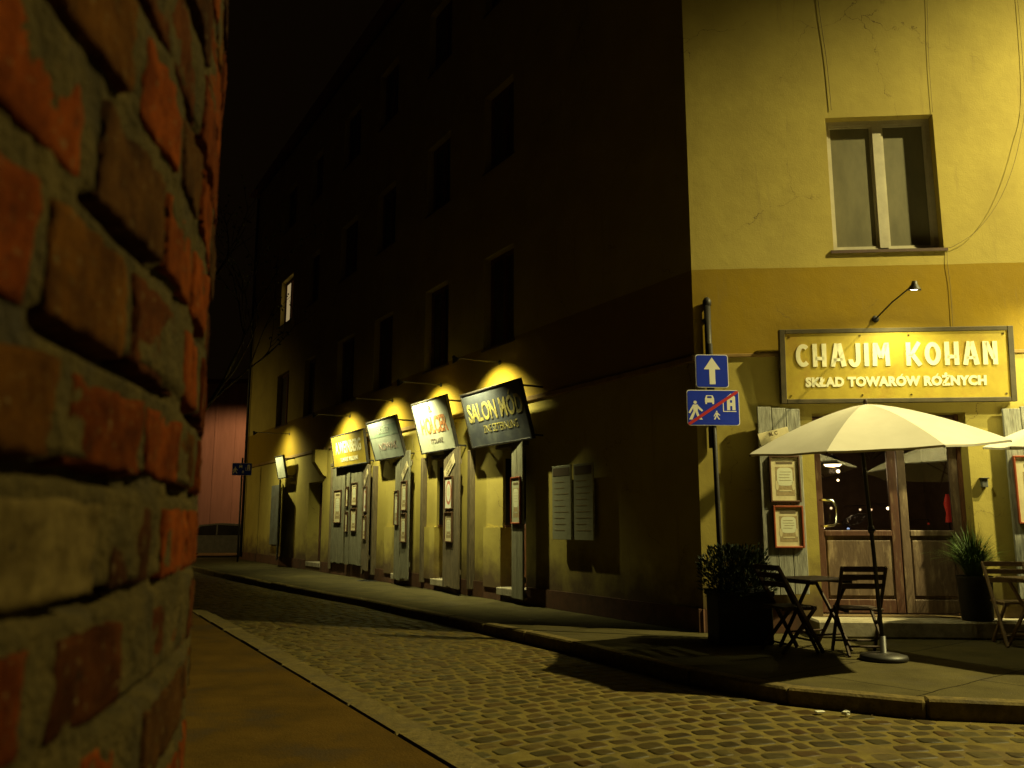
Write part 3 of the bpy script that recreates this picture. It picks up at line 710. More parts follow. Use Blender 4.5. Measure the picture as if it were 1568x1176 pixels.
# ------------------------------------------------------------------ framed bills on the shutters and pillars
def bill(T, w, h, label, style='brown', fr='picframe', small=False, group='framed bills on the shutters'):
    t = thing('framed_bill', label, 'framed bill', T, group)
    f_ = .022; mb = MB()
    for (a, b, c, d) in ((-w / 2, -w / 2 + f_, -h / 2, h / 2), (w / 2 - f_, w / 2, -h / 2, h / 2), (-w / 2 + f_, w / 2 - f_, h / 2 - f_, h / 2), (-w / 2 + f_, w / 2 - f_, -h / 2, -h / 2 + f_)):
        mb.box(a, b, -.032, 0, c, d, fr, bev=.004)
    mb.build('frame', t)
    pm = {'brown': 'paper', 'red': 'whitepaper', 'grey': 'paper_grey', 'white': 'whitepaper'}[style]
    mb = MB(); mb.box(-w / 2 + f_, w / 2 - f_, -.012, -.002, -h / 2 + f_, h / 2 - f_, pm); mb.build('paper', t)
    mb = MB(); W2, H2 = w / 2 - f_, h / 2 - f_
    def oval(cx, cz, rx, rz, y, m, p=.45, n=28, hole=None):
        pts = [(cx + rx * abs(cos(2 * PI * k / n)) ** p * (1 if cos(2 * PI * k / n) > 0 else -1), y, cz + rz * abs(sin(2 * PI * k / n)) ** p * (1 if sin(2 * PI * k / n) > 0 else -1)) for k in range(n)]
        mb.add(pts, [tuple(range(n))], m)
    om = 'redprint' if style == 'red' else 'ornament'
    if style == 'white':
        for k in range(7): mb.box(-W2 * .7, W2 * rnd.uniform(.3, .7), -.0145, -.0125, H2 * (.7 - k * .2), H2 * (.7 - k * .2) + .008, 'brownink')
    else:
        if style == 'red':
            oval(0, 0, W2 * .78, H2 * .78, -.013, om, 1); oval(0, .0, W2 * .56, H2 * .58, -.014, pm, 1); oval(0, .02, W2 * .45, H2 * .3, -.0145, 'label', 1)
        else:
            mb.add([(-W2 * .68, -.013, -H2 * .78), (W2 * .68, -.013, -H2 * .78), (W2 * .68, -.013, H2 * .55), (-W2 * .68, -.013, H2 * .55)], [(0, 1, 2, 3)], om)
            oval(0, H2 * .1, W2 * .58, H2 * .42, -.0137, 'label')
            for k in (-1, 1): oval(k * W2 * .6, -H2 * .3, W2 * .12, H2 * .22, -.0137, pm, 1)
            mb.box(-W2 * .6, W2 * .6, -.0145, -.0125, H2 * .70, H2 * .80, 'brownink')
            for k in range(4): mb.box(-W2 * rnd.uniform(.3, .48), W2 * rnd.uniform(.3, .48), -.0150, -.0138, H2 * (.32 - k * .13), H2 * (.32 - k * .13) + .004, 'ornament')
            mb.box(-W2 * .45, W2 * .45, -.0145, -.0125, -H2 * .58, -H2 * .52, pm)
    mb.build('print', t)
    return t
BW = Tr(CX, CY, 0)
def onsh(SH, x, z, th=.038): return BW @ SH @ Tr(x, -th, z)
bill(onsh(SHA_L, -.235, 1.815), .375, .56, 'ornate cream bill on the shutter left of the tavern door, upper one', 'brown')
bill(onsh(SHA_L, -.22, 1.245), .36, .50, 'ornate cream bill on the shutter left of the tavern door, lower one', 'brown', 'redframe')
bill(onsh(SHA_R, .32, 1.68), .52, .80, 'large cream bill in a red-brown frame, right of the tavern door', 'brown', 'redframe')
bill(onsh(S1a, .52, 1.72), .56, .84, 'large cream bill on the flat grey shutters under the mustard sign', 'brown')
bill(onsh(S1b, .15, 1.95), .22, .5, 'narrow upper bill between the large bill and the paired bills, grey shutters', 'brown')
bill(onsh(S1b, .15, 1.33), .22, .5, 'narrow lower bill between the large bill and the paired bills, grey shutters', 'brown')
bill(onsh(S1c, .30, 2.0), .40, .56, 'upper of the paired bills on the right leaf of the flat grey shutters', 'brown')
bill(onsh(S1c, .30, 1.38), .40, .56, 'lower of the paired bills on the right leaf of the flat grey shutters', 'brown')
bill(onsh(S2a, .24, 1.85), .38, .60, 'upper reddish bill on the brown shutter beside the mustard sign', 'red')
bill(onsh(S2a, .24, 1.20), .38, .56, 'lower cream bill on the brown shutter beside the mustard sign', 'brown')
bill(onsh(S3a, .21, 1.62), .34, .74, 'tall grey-green bill on the angled grey leaf under the pale sign', 'grey')
bill(onsh(S3b, .26, 1.86), .40, .62, 'upper bill on the grey shutter between the pale and white signs', 'brown')
bill(onsh(S3b, .26, 1.20), .40, .60, 'lower bill on the grey shutter between the pale and white signs', 'brown')
bill(onsh(S4a, .36, 1.86), .46, .62, 'white bill with a red wreath on the wide brown shutter', 'red')
bill(onsh(S4a, .38, 1.22), .44, .56, 'cream bill below the red wreath bill on the wide brown shutter', 'brown')
bill(onsh(S5a, .24, 1.66), .42, .76, 'pale grey-green bill on the narrow leaf below the navy sign', 'grey', 'redframe')
def strip_board(T, w, h, tilt, label, text):
    t = thing('name_strip', label, 'small board', T @ Matrix.Rotation(R(-tilt), 4, 'Y'), 'slanted name strips on the shutters')
    mb = MB(); mb.box(-w / 2, w / 2, -.012, 0, -h / 2, h / 2, 'paper', bev=.003); mb.build('board', t)
    for k, l in enumerate(text): letters('lettering', l, t, Tr(0, -.0135, h * (.22 - .44 * k)), h * .42, 'brownink', .001, .0015, .85)
    return t
strip_board(onsh(S4a, .38, 2.34), .62, .21, 30, 'slanted cream strip on the wide brown shutter above the wreath bill', ['CONCERT', 'DOM HARK'])
strip_board(onsh(S3b, .27, 2.38), .46, .16, 35, 'slanted strip on the grey shutter between the pale and white signs', ['CONCERT', 'DOM'])
strip_board(onsh(S2a, .28, 2.36), .46, .16, 35, 'slanted strip on the brown shutter beside the mustard sign', ['CONCERT', 'DOM'])
strip_board(onsh(SHA_L, -.34, 2.33), .38, .15, 14, 'slanted cream strip half hidden behind the left parasol', ['M. C', ''])

# ------------------------------------------------------------------ painted shop signs
def sign_board(T, w, h, face, label, depth=.05, frame_m='iron', cat='shop sign', grp='tilted signs over the side street shops'):
    t = thing('shop_sign', label, cat, T, grp)
    mb = MB(); mb.box(-w / 2 + .02, w / 2 - .02, -.02, .02, -h / 2 + .02, h / 2 - .02, face); mb.build('board', t)
    mb = MB(); f_ = .03
    for (a, b, c, d) in ((-w / 2, -w / 2 + f_, -h / 2, h / 2), (w / 2 - f_, w / 2, -h / 2, h / 2), (-w / 2 + f_, w / 2 - f_, h / 2 - f_, h / 2), (-w / 2 + f_, w / 2 - f_, -h / 2, -h / 2 + f_)):
        mb.box(a, b, -.035, .03, c, d, frame_m, bev=.004)
    mb.build('frame', t)
    return t
def sign_on_B(t0, t1, z0, z1, face, label, offb=.20, offt=.46):
    w = t0 - t1; zc = (z0 + z1) / 2; h = math.hypot(z1 - z0, offt - offb); tilt = math.degrees(math.atan2(offt - offb, z1 - z0))
    T = atB((t0 + t1) / 2, (offb + offt) / 2, zc, rx=tilt)
    t = sign_board(T, w, h, face, label)
    # two iron brackets from the board back to the wall
    for sx in (-1, 1):
        mb = MB(); x = sx * (w / 2 - .06)
        Ti = T.inverted() @ atB((t0 + t1) / 2, 0, 0)
        mb.box(x - .012, x + .012, -offt + .03, .0, z1 - .12, z1 - .09, 'iron', Ti); mb.box(x - .012, x + .012, -offb + .02, .0, z0 + .05, z0 + .08, 'iron', Ti)
        mb.build('bracket', t)
    return t, w, h
s4, w, h = sign_on_B(5.66, 3.55, 2.62, 3.58, 'navy', 'large dark navy sign reading SALON MÓD in faded yellow letters')
letters('lettering', 'SALON MÓD', s4, Tr(.03, -.024, .10), .44, 'ochre_letter', .002, .010, .74)
letters('lettering', 'ZNE SZTERNLING', s4, Tr(.12, -.024, -.2), .19, 'ochre_letter', .001, 0, .78)
s3, w, h = sign_on_B(7.90, 6.28, 2.67, 3.68, 'whiteboard', 'white sign with orange HOLCER lettering, brightly lit from its lamp')
letters('lettering', 'B.', s3, Tr(0, -.024, .33), .2, 'orange', .002, .004)
letters('lettering', 'HOLCER', s3, Tr(0.02, -.024, .0), .44, 'orange', .002, .012, .70)
letters('lettering', 'STOLARZ', s3, Tr(0.02, -.024, -.30), .13, 'faint', .002, .0, 1)
s2, w, h = sign_on_B(10.5, 8.74, 2.70, 3.57, 'greyboard', 'pale grey sign with a faded green band between the mustard and white signs')
mb = MB(); mb.box(-.80, .80, -.0235, -.0215, .06, .30, 'greenband'); mb.build('painted_band', s2)
letters('lettering', 'SKLEP', s2, Tr(0, -.026, .19), .2, 'greyboard', .002, .004, 1.3)
letters('lettering', 'NOWAK', s2, Tr(.05, -.024, -.17), .22, 'faint', .002, .004, 1.2)
s1, w, h = sign_on_B(13.6, 11.15, 2.70, 3.52, 'yellowboard', 'mustard yellow sign with white WEINBERG lettering', .16, .28)
letters('lettering', 'A.WEINBERG', s1, Tr(0, -.024, .06), .40, 'cream', .003, .012, .80)
letters('lettering', 'TOWARY MIESZANE', s1, Tr(0.0, -.024, -.24), .14, 'cream', .003, .004, 1.0)
s0, w, h = sign_on_B(18.9, 17.95, 2.66, 3.36, 'whiteboard', 'small blank white sign jutting from the wall near the far corner', .22, .36)
# main sign on the front
TA = atA(2.41, .10, 3.195, rx=4)
sg = thing('shop_sign', 'wide mustard sign above the tavern door reading CHAJIM KOHAN', 'shop sign', TA)
mb = MB(); mb.box(-1.32, 1.32, -.02, .02, -.405, .405, 'yellowboard'); mb.build('board', sg)
mb = MB()
for (a, b, c, d) in ((-1.39, -1.32, -.46, .46), (1.32, 1.39, -.46, .46), (-1.32, 1.32, .405, .46), (-1.32, 1.32, -.46, -.405)): mb.box(a, b, -.032, .05, c, d, 'brassframe', bev=.006)
mb.build('frame', sg)
for sx in (-1, 1):
    mb = MB(); mb.box(sx * 1.2 - .03, sx * 1.2 + .03, .05, .11, .25, .31, 'iron'); mb.box(sx * 1.2 - .03, sx * 1.2 + .03, .05, .075, -.31, -.25, 'iron'); mb.build('bracket', sg)
mb = MB()
for x in (-1.27, -.42, .16, 1.27):
    for z in (-.365, .365): mb.lathe([(0.001, -.026), (.012, -.026), (.012, -.02)], 'brownink', 8, Tr(x, 0, z) @ Matrix.Rotation(PI / 2, 4, 'X') @ Tr(0, 0, .046))
mb.build('screw_heads', sg)
# art nouveau block lettering drawn as strokes
def glyph_strokes(mb, s, x0, base, H, Wd, th, mat, gap):
    def bar(xa, za, xb, zb, t): # thick stroke between two points
        d = Vector((xb - xa, zb - za)); n = Vector((-d.y, d.x)).normalized() * t / 2
        mb.prism([(xa - n.x, za - n.y), (xb - n.x, zb - n.y), (xb + n.x, zb + n.y), (xa + n.x, za + n.y)][::-1], -.029, -.0205, mat)
    def arc(cx, cz, rx, rz, a0, a1, t, n=14):
        pts = [(cx + (rx + t / 2 * o) * cos(R(a0 + (a1 - a0) * k / n)), cz + (rz + t / 2 * o) * sin(R(a0 + (a1 - a0) * k / n))) for o in (1, -1) for k in range(n + 1)]
        for k in range(n): mb.prism([pts[k], pts[k + 1], pts[n + 2 + k], pts[n + 1 + k]], -.029, -.0205, mat)
    x = x0; b = base; t = th
    for ch in s:
        w = Wd.get(ch, .15)
        m_ = b + H * .36
        if ch == 'C': arc(x + w * .56, b + H / 2, w * .44, H / 2 - t / 2, 48, 312, t)
        elif ch == 'H': bar(x + t / 2, b, x + t / 2, b + H, t); bar(x + w - t / 2, b, x + w - t / 2, b + H, t); bar(x + t / 2, m_, x + w - t / 2, m_, t * .8)
        elif ch == 'A': bar(x + t * .5, b, x + w * .42, b + H, t); bar(x + w - t * .5, b, x + w * .56, b + H, t * 1.1); bar(x + w * .2, b + H * .30, x + w * .8, b + H * .30, t * .7)
        elif ch == 'J': bar(x + w - t / 2, b + H * .3, x + w - t / 2, b + H, t); arc(x + w * .42, b + H * .30, w * .58 - t / 2, H * .24, 180, 360, t)
        elif ch == 'I': bar(x + t / 2, b, x + t / 2, b + H, t)
        elif ch == 'M': bar(x + t / 2, b, x + t / 2 + .01, b + H, t); bar(x + w - t / 2, b, x + w - t / 2 - .01, b + H, t); bar(x + t * .8, b + H * .96, x + w / 2, b + H * .35, t * .9); bar(x + w - t * .8, b + H * .96, x + w / 2, b + H * .35, t * .9)
        elif ch == 'K': bar(x + t / 2, b, x + t / 2, b + H, t); bar(x + t * .9, b + H * .38, x + w - t * .3, b + H, t * .9); bar(x + t * 1.3, b + H * .5, x + w - t * .2, b, t)
        elif ch == 'O': arc(x + w / 2, b + H / 2, w / 2 - t / 2, H / 2 - t / 2, 0, 360, t, 28)
        elif ch == 'N': bar(x + t / 2, b, x + t / 2, b + H, t); bar(x + w - t / 2, b, x + w - t / 2, b + H, t); bar(x + t * .8, b + H * .97, x + w - t * .8, b + H * .25, t * .9)
        x += w + gap
    return x
Wd = {'C': .150, 'H': .165, 'A': .19, 'J': .125, 'I': .05, 'M': .21, 'K': .175, 'O': .19, 'N': .17, ' ': .10}
mb = MB(); glyph_strokes(mb, 'CHAJIM KOHAN', -1.19, -.01, .285, Wd, .054, 'cream', .0455); mb.build('lettering', sg)
letters('lettering', 'SKŁAD TOWARÓW RÓŻNYCH', sg, Tr(-.02, -.024, -.205), .152, 'cream', .003, .0085, .96, 1.06)

# ------------------------------------------------------------------ swan-neck lamps above the signs
LC = (.96, .90, .40)
def arm_lamp(T, length, drop, label, energy, rise=0, kink=None, aim=(0, .5, -.68), cone=102):
    t = thing('sign_lamp', label, 'lamp', T, 'lamps on thin arms above the shop signs')
    mb = MB(); mb.lathe([(.001, 0), (.04, 0), (.045, .008), (.03, .02), (.001, .022)], 'iron', 14, Matrix.Rotation(PI / 2, 4, 'X')); mb.build('wall_plate', t)
    pts = [(0, -.02, 0), (kink[0] if kink else 0, -length * .45, rise * .5 if not kink else kink[1]), (kink[2] if kink else 0, -length + .05, rise), (kink[2] if kink else 0, -length, rise - .01)]
    mb = MB(); mb.tube(pts, .010, 'iron', 8); mb.build('arm', t)
    hx, hy, hz = pts[-1]
    q_ = Vector(aim).normalized().to_track_quat('-Z', 'Y').to_matrix().to_4x4()
    H = Tr(hx, hy, hz) @ q_
    mb = MB(); mb.lathe([(.001, .05), (.028, .045), (.035, .01), (.075, -.05), (.078, -.062), (.070, -.058), (.03, .0), (.001, .01)], 'iron', 20, H); hd = mb.build('lamp_head', t)
    mb = MB(); mb.lathe([(.001, -.035), (.04, -.037), (.055, -.042), (.04, -.055), (.001, -.062)], 'lens', 16, H); mb.build('bulb', hd)
    p = T @ (H @ Vector((0, 0, -.075))); q2_ = T @ (H @ Vector((0, 0, -1)))
    L = lamp_light('sign_light', 'SPOT', p, energy, LC, radius=.03, target=q2_, size=cone, blend=.85)
    return t
arm_lamp(atB(18.7, 0, 4.08), 1.1, 0, 'lamp on a thin arm over the small blank white sign', 250, cone=146)
arm_lamp(atB(13.0, 0, 4.02), .95, 0, 'lamp on a thin arm over the mustard WEINBERG sign', 540, cone=134)
arm_lamp(atB(10.1, 0, 4.06), .95, 0, 'lamp on a thin arm over the pale grey sign', 500, cone=128)
arm_lamp(atB(7.5, 0, 4.06), .92, 0, 'lamp on a thin arm over the white sign with orange letters', 640, cone=122)
arm_lamp(atB(5.05, 0, 4.12), .9, 0, 'lamp on a thin arm over the dark navy sign', 680, cone=116)
arm_lamp(atA(2.24, 0, 3.80), .72, 0, 'black bent-arm lamp above the wide sign over the tavern door', 125, rise=.24, kink=(.10, .13, .22), aim=(-.05, .16, -1), cone=142)

t2 = thing('shop_sign', 'second wide mustard sign board further right on the front, outside the picture', 'shop sign', atA(5.5, .10, 3.15, rx=4))
mb = MB(); mb.box(-1.0, 1.0, -.02, .02, -.38, .38, 'yellowboard'); mb.build('board', t2)
mb = MB()
for (a, b, c, d) in ((-1.06, -1.0, -.43, .43), (1.0, 1.06, -.43, .43), (-1.0, 1.0, .38, .43), (-1.0, 1.0, -.43, -.38)): mb.box(a, b, -.032, .05, c, d, 'brassframe', bev=.006)
mb.build('frame', t2)
arm_lamp(atA(5.3, 0, 3.80), .95, 0, 'bent-arm lamp over the second wide sign, outside the picture', 520, rise=.24, kink=(.0, .13, .0), aim=(-.62, .5, -.8), cone=98)

# ------------------------------------------------------------------ notice boards on the dark stretch of wall
for k, (t0, t1, lab) in enumerate(((3.17, 2.66, 'left of the two tall pale notice boards on the dark wall'), (2.58, 2.09, 'right of the two tall pale notice boards on the dark wall'))):
    b = thing('notice_board', lab, 'notice board', atB((t0 + t1) / 2, .10, 1.6), 'tall notice boards on the dark wall')
    w = (t0 - t1) / 2
    mb = MB(); mb.box(-w, w, -.015, .015, -.555, .555, 'paper_grey', bev=.004); mb.build('panel', b)
    mb = MB(); mb.box(-w + .03, w - .03, -.019, -.0155, .40, .52, 'brownink'); mb.build('header', b)
    mb = MB()
    for j in range(9): mb.box(-w + .06, w - rnd.uniform(.06, .2), -.0175, -.0155, .3 - j * .09, .31 - j * .09, 'ornament')
    mb.build('print', b)
    mb = MB(); mb.box(-.02, .02, .015, .1, .3, .34, 'iron'); mb.box(-.02, .02, .015, .1, -.34, -.3, 'iron'); mb.build('bracket', b)

# ------------------------------------------------------------------ road sign post at the corner
def rounded(w, h, r, n=5):
    pts = []
    for cx, cz, a0 in ((w / 2 - r, h / 2 - r, 0), (-w / 2 + r, h / 2 - r, 90), (-w / 2 + r, -h / 2 + r, 180), (w / 2 - r, -h / 2 + r, 270)):
        for k in range(n + 1): pts.append((cx + r * cos(R(a0 + 90 * k / n)), cz + r * sin(R(a0 + 90 * k / n))))
    return pts[::-1]
def plate(t, z, w, h, T0=Tr(0, -.05, 0)):
    mb = MB(); T = T0 @ Tr(0, 0, z)
    mb.prism(rounded(w, h, .035), 0, .004, 'galv', T)
    mb.prism(rounded(w - .004, h - .004, .034), -.003, -.001, 'white', T); mb.prism(rounded(w - .022, h - .022, .028), -.0055, -.0035, 'blue', T)
    return mb.build('sign_plate', t)
def person_icon(mb, T, s, y):
    def pl(pts): mb.prism([(x * s, z * s) for x, z in pts], y, y + .0008, 'white', T)
    mb.prism([(x * s, (z + .9) * s) for x, z in [(.09 * cos(a), .09 * sin(a)) for a in [2 * PI * k / 10 for k in range(10)][::-1]]], y, y + .0008, 'white', T)
    pl([(-.12, .78), (.14, .78), (.12, .4), (-.12, .4)]); pl([(-.12, .42), (.02, .42), (-.18, -.02), (-.36, -.02)]); pl([(0, .42), (.12, .42), (.2, .2), (.38, -.02), (.2, -.02), (.06, .2)])
    pl([(-.12, .78), (-.1, .62), (-.3, .3), (-.38, .36)]); pl([(.12, .76), (.4, .48), (.34, .4), (.1, .6)])
def zone_icons(t, z, w, h, slash=True, T0=Tr(0, -.05, 0)):
    mb = MB(); T = T0 @ Tr(0, 0, z); y = -.0066
    person_icon(mb, T @ Tr(-w * .34, 0, -h * .32), h * .52, y)
    person_icon(mb, T @ Tr(w * .06, 0, -h * .32), h * .24, y)
    cx, cz = -.04 * w / .6, h * .24
    mb.prism([(cx - .055, cz - .04), (cx - .055, cz + .005), (cx - .04, cz + .045), (cx + .04, cz + .045), (cx + .055, cz + .005), (cx + .055, cz - .04)], y, y + .0008, 'white', T)
    mb.prism([(cx - .03, cz + .012), (cx - .024, cz + .035), (cx + .024, cz + .035), (cx + .03, cz + .012)], y - .0008, y - .0001, 'blue', T)
    for sx in (-1, 1): mb.box(cx + sx * .042 - .01, cx + sx * .042 + .01, y, y + .0008, cz - .06, cz - .04, 'white', T)
    hx = w * .34; hz = h * .12
    mb.prism([(hx - .05, hz - .08), (hx - .05, hz + .08), (hx, hz + .12), (hx + .05, hz + .08), (hx + .05, hz - .08)], y, y + .0008, 'white', T)
    mb.box(hx - .012, hx + .012, y - .0008, y - .0001, hz - .08, hz - .03, 'blue', T); mb.box(hx - .012, hx + .012, y - .0008, y - .0001, hz + .01, hz + .04, 'blue', T)
    mb.box(hx - .10, hx - .09, y, y + .0008, hz - .1, hz + .02, 'white', T); mb.box(hx - .09, hx + .06, y, y + .0008, hz - .1, hz - .09, 'white', T)
    mb.build('pictograms', t)
    if slash:
        mb = MB(); mb.prism([(-w / 2 + .012, -h / 2 + .012), (-w / 2 + .012, -h / 2 + .035), (w / 2 - .04, h / 2 - .012), (w / 2 - .012, h / 2 - .012), (w / 2 - .012, h / 2 - .035), (-w / 2 + .04, -h / 2 + .012)], -.0090, -.0078, 'red', T); mb.build('red_stripe', t)
sp = thing('sign_post', 'dark post at the corner carrying a one-way arrow and an end-of-zone sign', 'road sign', atW(2.415, 10.02, 0, 3))
mb = MB(); mb.tube([(0, 0, 0), (-.012, 0, 1.6), (-.03, 0, 3.42)], .03, 'iron', 14); mb.build('post', sp)
plate(sp, 3.08, .40, .405, Tr(-.028, -.036, 0)); plate(sp, 2.638, .635, .43, Tr(-.03, -.036, 0))
mb = MB(); T = Tr(-.028, -.036, 3.08)
mb.prism([(-.035, -.16), (-.035, .02), (-.10, .02), (0, .165), (.10, .02), (.035, .02), (.035, -.16)], -.0075, -.0062, 'white', T); mb.build('arrow', sp)
zone_icons(sp, 2.638, .635, .43, True, Tr(-.03, -.036, 0))
mb = MB()
for z in (3.18, 2.98, 2.75, 2.53): mb.lathe([(.033, z - .012), (.037, z - .012), (.037, z + .012), (.033, z + .012)], 'galv', 14, Tr(-.02, 0, 0))
mb.build('clamps', sp)
# capped pipe on the wall behind the post
vp = thing('vent_pipe', 'short dark capped pipe on the ochre wall above the one-way sign', 'pipe', atA(.17, .06, 0))
mb = MB(); mb.tube([(0, 0, 2.2), (0, 0, 4.05)], .042, 'iron', 14); mb.build('pipe', vp)
mb = MB(); mb.lathe([(.05, 4.0), (.055, 4.02), (.055, 4.06), (.03, 4.10), (.001, 4.115)], 'iron', 14); mb.build('cap', vp)
mb = MB()
for z in (2.5, 3.8): mb.box(-.06, .0, -.01, .1, z, z + .03, 'iron')
mb.build('bracket', vp)

# ------------------------------------------------------------------ parasols
def parasol(name, label, x, y, rad, zr, apex, phase, tilt, rz=0, base=True):
    t = thing(name, label, 'parasol', atW(x, y, 0, rz), 'cream parasols outside the tavern')
    mb = MB(); n = 8; sub = 6; rings = 9; vs = []; fs = []
    TT = Tr(0, 0, zr) @ Matrix.Rotation(R(-tilt), 4, 'Y') @ Matrix.Rotation(R(4.6), 4, 'X') @ Tr(0, 0, -zr)
    H = apex - zr; cols = n * sub
    prof = lambda f_: H * (1 - f_ ** 1.42)
    for pn in range(n):
        vs = []
        for k in range(rings + 1):
            f_ = k / rings
            for c in range(sub + 1):
                u = c / sub; a = 2 * PI * (pn + u) / n + R(phase)
                rr = rad * f_ * cos(PI / n) / cos((u - .5) * 2 * PI / n) * (1 - .035 * sin(PI * u) * f_ ** 3)
                z = zr + prof(f_) - .045 * sin(PI * u) * f_ * (1 - f_ * .75) + .012 * noise.noise(Vector((a * 3, f_ * 4, x))) * f_ * sin(PI * u)
                vs.append((rr * sin(a), -rr * cos(a), z))
        m_ = sub + 1
        fs = [(k * m_ + c, (k + 1) * m_ + c, (k + 1) * m_ + c + 1, k * m_ + c + 1) for k in range(rings) for c in range(sub)]
        mb.add(vs, fs, 'canvas', TT, smooth=True); mb.add([(v[0] * .999, v[1] * .999, v[2] - .005) for v in vs], [tuple(reversed(f_)) for f_ in fs], 'canvas', TT, smooth=True)
        rim = [vs[rings * m_ + c] for c in range(m_)]
        mb.add(rim + [(v[0] * .999, v[1] * .999, v[2] - .02) for v in rim], [(c, c + 1, m_ + c + 1, m_ + c) for c in range(sub)], 'canvas', TT)
    cn = mb.build('canopy', t)
    mb = MB(); mb.lathe([(.001, apex + .05), (.02, apex + .045), (.022, apex + .0), (.01, apex - .01)], 'wood', 12, TT); mb.build('finial', t)
    for c in range(n):
        a = 2 * PI * c / n + R(phase)
        mb = MB(); pts = []
        for k in range(rings + 1):
            f_ = k / rings; pts.append((rad * f_ * sin(a), -rad * f_ * cos(a), zr + prof(f_) - .018))
        mb.tube(pts[1:], .009, 'wood', 6, TT)
        mb.tube([(.03 * sin(a), -.03 * cos(a), zr - .12), (rad * .5 * sin(a), -rad * .5 * cos(a), zr + prof(.5) - .02)], .007, 'wood', 6, TT)
        mb.build('rib', t)
    mb = MB(); mb.tube([(0.0, 0, .05), (-.03, 0, 1.0), (-.075, 0, zr), (-.085, 0, apex - .02)], .019, 'dark', 12); mb.build('pole', t)
    mb = MB(); mb.tube([(-.035, -.02, 1.22), (-.035, -.07, 1.22)], .012, 'dark', 8); mb.lathe([(.021, 1.19), (.03, 1.2), (.03, 1.25), (.021, 1.26)], 'dark', 12, Tr(-.04, 0, 0)); mb.build('crank', t)
    mb = MB(); mb.lathe([(.001, .0), (.21, .0), (.22, .015), (.21, .045), (.10, .065), (.03, .07), (.03, .22), (.001, .22)], 'dark', 28); mb.build('base', t)
    return t
parasol('parasol', 'large cream parasol over the table in front of the tavern door', 3.55, 8.42, 1.235, 2.035, 2.46, 5.5, 3.4)
parasol('parasol', 'second cream parasol, cut off by the right edge of the picture', 6.15, 8.55, 1.24, 2.05, 2.50, 8, 0)

# ------------------------------------------------------------------ folding chairs and tables
def chair(label, T, mat='wood', group='folding slatted chairs outside the tavern'):
    t = thing('folding_chair', label, 'chair', T, group); w = .21
    mb = MB()
    for i in range(6): mb.box(-w + .02, w - .02, -.20 + i * .067, -.20 + i * .067 + .055, .438, .455, mat, bev=.004)
    for sx in (-1, 1): mb.box(sx * (w - .05) - .012, sx * (w - .05) + .012, -.2, .2, .415, .437, mat)
    mb.build('seat', t)
    for sx in (-1, 1):            # long stile: back top -> front foot
        mb = MB(); x = sx * w
        a, b = Vector((x, -.27, .86)), Vector((x, .22, 0))
        d = b - a; ang = math.atan2(d.y, -d.z)
        Tm = Tr(*a) @ Matrix.Rotation(ang, 4, 'X')
        mb.box(-.013, .013, -.02, .02, -d.length, 0, mat, Tm, bev=.005); mb.build('back_stile', t)
        mb = MB(); x = sx * (w - .03); a, b = Vector((x, .17, .43)), Vector((x, -.24, 0)); d = b - a; ang = math.atan2(d.y, -d.z)
        mb.box(-.012, .012, -.018, .018, -d.length, 0, mat, Tr(*a) @ Matrix.Rotation(ang, 4, 'X'), bev=.004); mb.build('leg', t)
    mb = MB()
    for z in (.84, .76, .67): 
        y = -.27 + (.86 - z) * .49 / .86
        mb.box(-w + .013, w - .013, y - .010, y + .008, z - .028, z + .026, mat, bev=.005)
    mb.build('backrest', t)
    mb = MB(); mb.tube([(-w, .155, .11), (w, .155, .11)], .011, mat, 8); mb.tube([(-w + .03, -.16, .09), (w - .03, -.16, .09)], .011, mat, 8); mb.build('stretcher', t)
    return t
def table(label, T, mat='wood', group='folding square tables outside the tavern'):
    t = thing('folding_table', label, 'table', T, group); w = .31; H = .72
    mb = MB()
    for i in range(8): mb.box(-w, w, -w + i * .0775, -w + i * .0775 + .072, H - .02, H, mat, bev=.004)
    for sx in (-1, 1): mb.box(sx * .24 - .015, sx * .24 + .015, -w + .02, w - .02, H - .05, H - .021, mat)
    mb.build('tabletop', t)
    for sx, o in ((-1, 0), (1, 0)):
        for sy in (-1, 1):
            mb = MB(); x = sx * (.25 if sy > 0 else .215); a, b = Vector((x, -sy * .22, H - .04)), Vector((x, sy * .27, 0)); d = b - a; ang = math.atan2(d.y, -d.z)
            mb.box(-.012, .012, -.018, .018, -d.length, 0, mat, Tr(*a) @ Matrix.Rotation(ang, 4, 'X'), bev=.004); mb.build('leg', t)
    mb = MB(); mb.tube([(-.25, .17, .16), (.25, .17, .16)], .011, mat, 8); mb.tube([(-.215, -.17, .16), (.215, -.17, .16)], .011, mat, 8); mb.build('stretcher', t)
    return t
table('dark folding table under the large parasol', atW(3.17, 9.16, 0, 22))
chair('dark folding chair with its back to the viewer, beside the parasol base', atW(3.48, 8.80, 0, -4))
chair('dark folding chair in deep shade left of the table under the large parasol', atW(2.86, 9.0, 0, -72))
table('folding table cut by the right edge of the picture', atW(5.58, 9.15, 0, 10), 'wood_light')
chair('folding chair at the right edge, drawn up behind its table', atW(5.44, 9.42, 0, 172), 'wood_light')

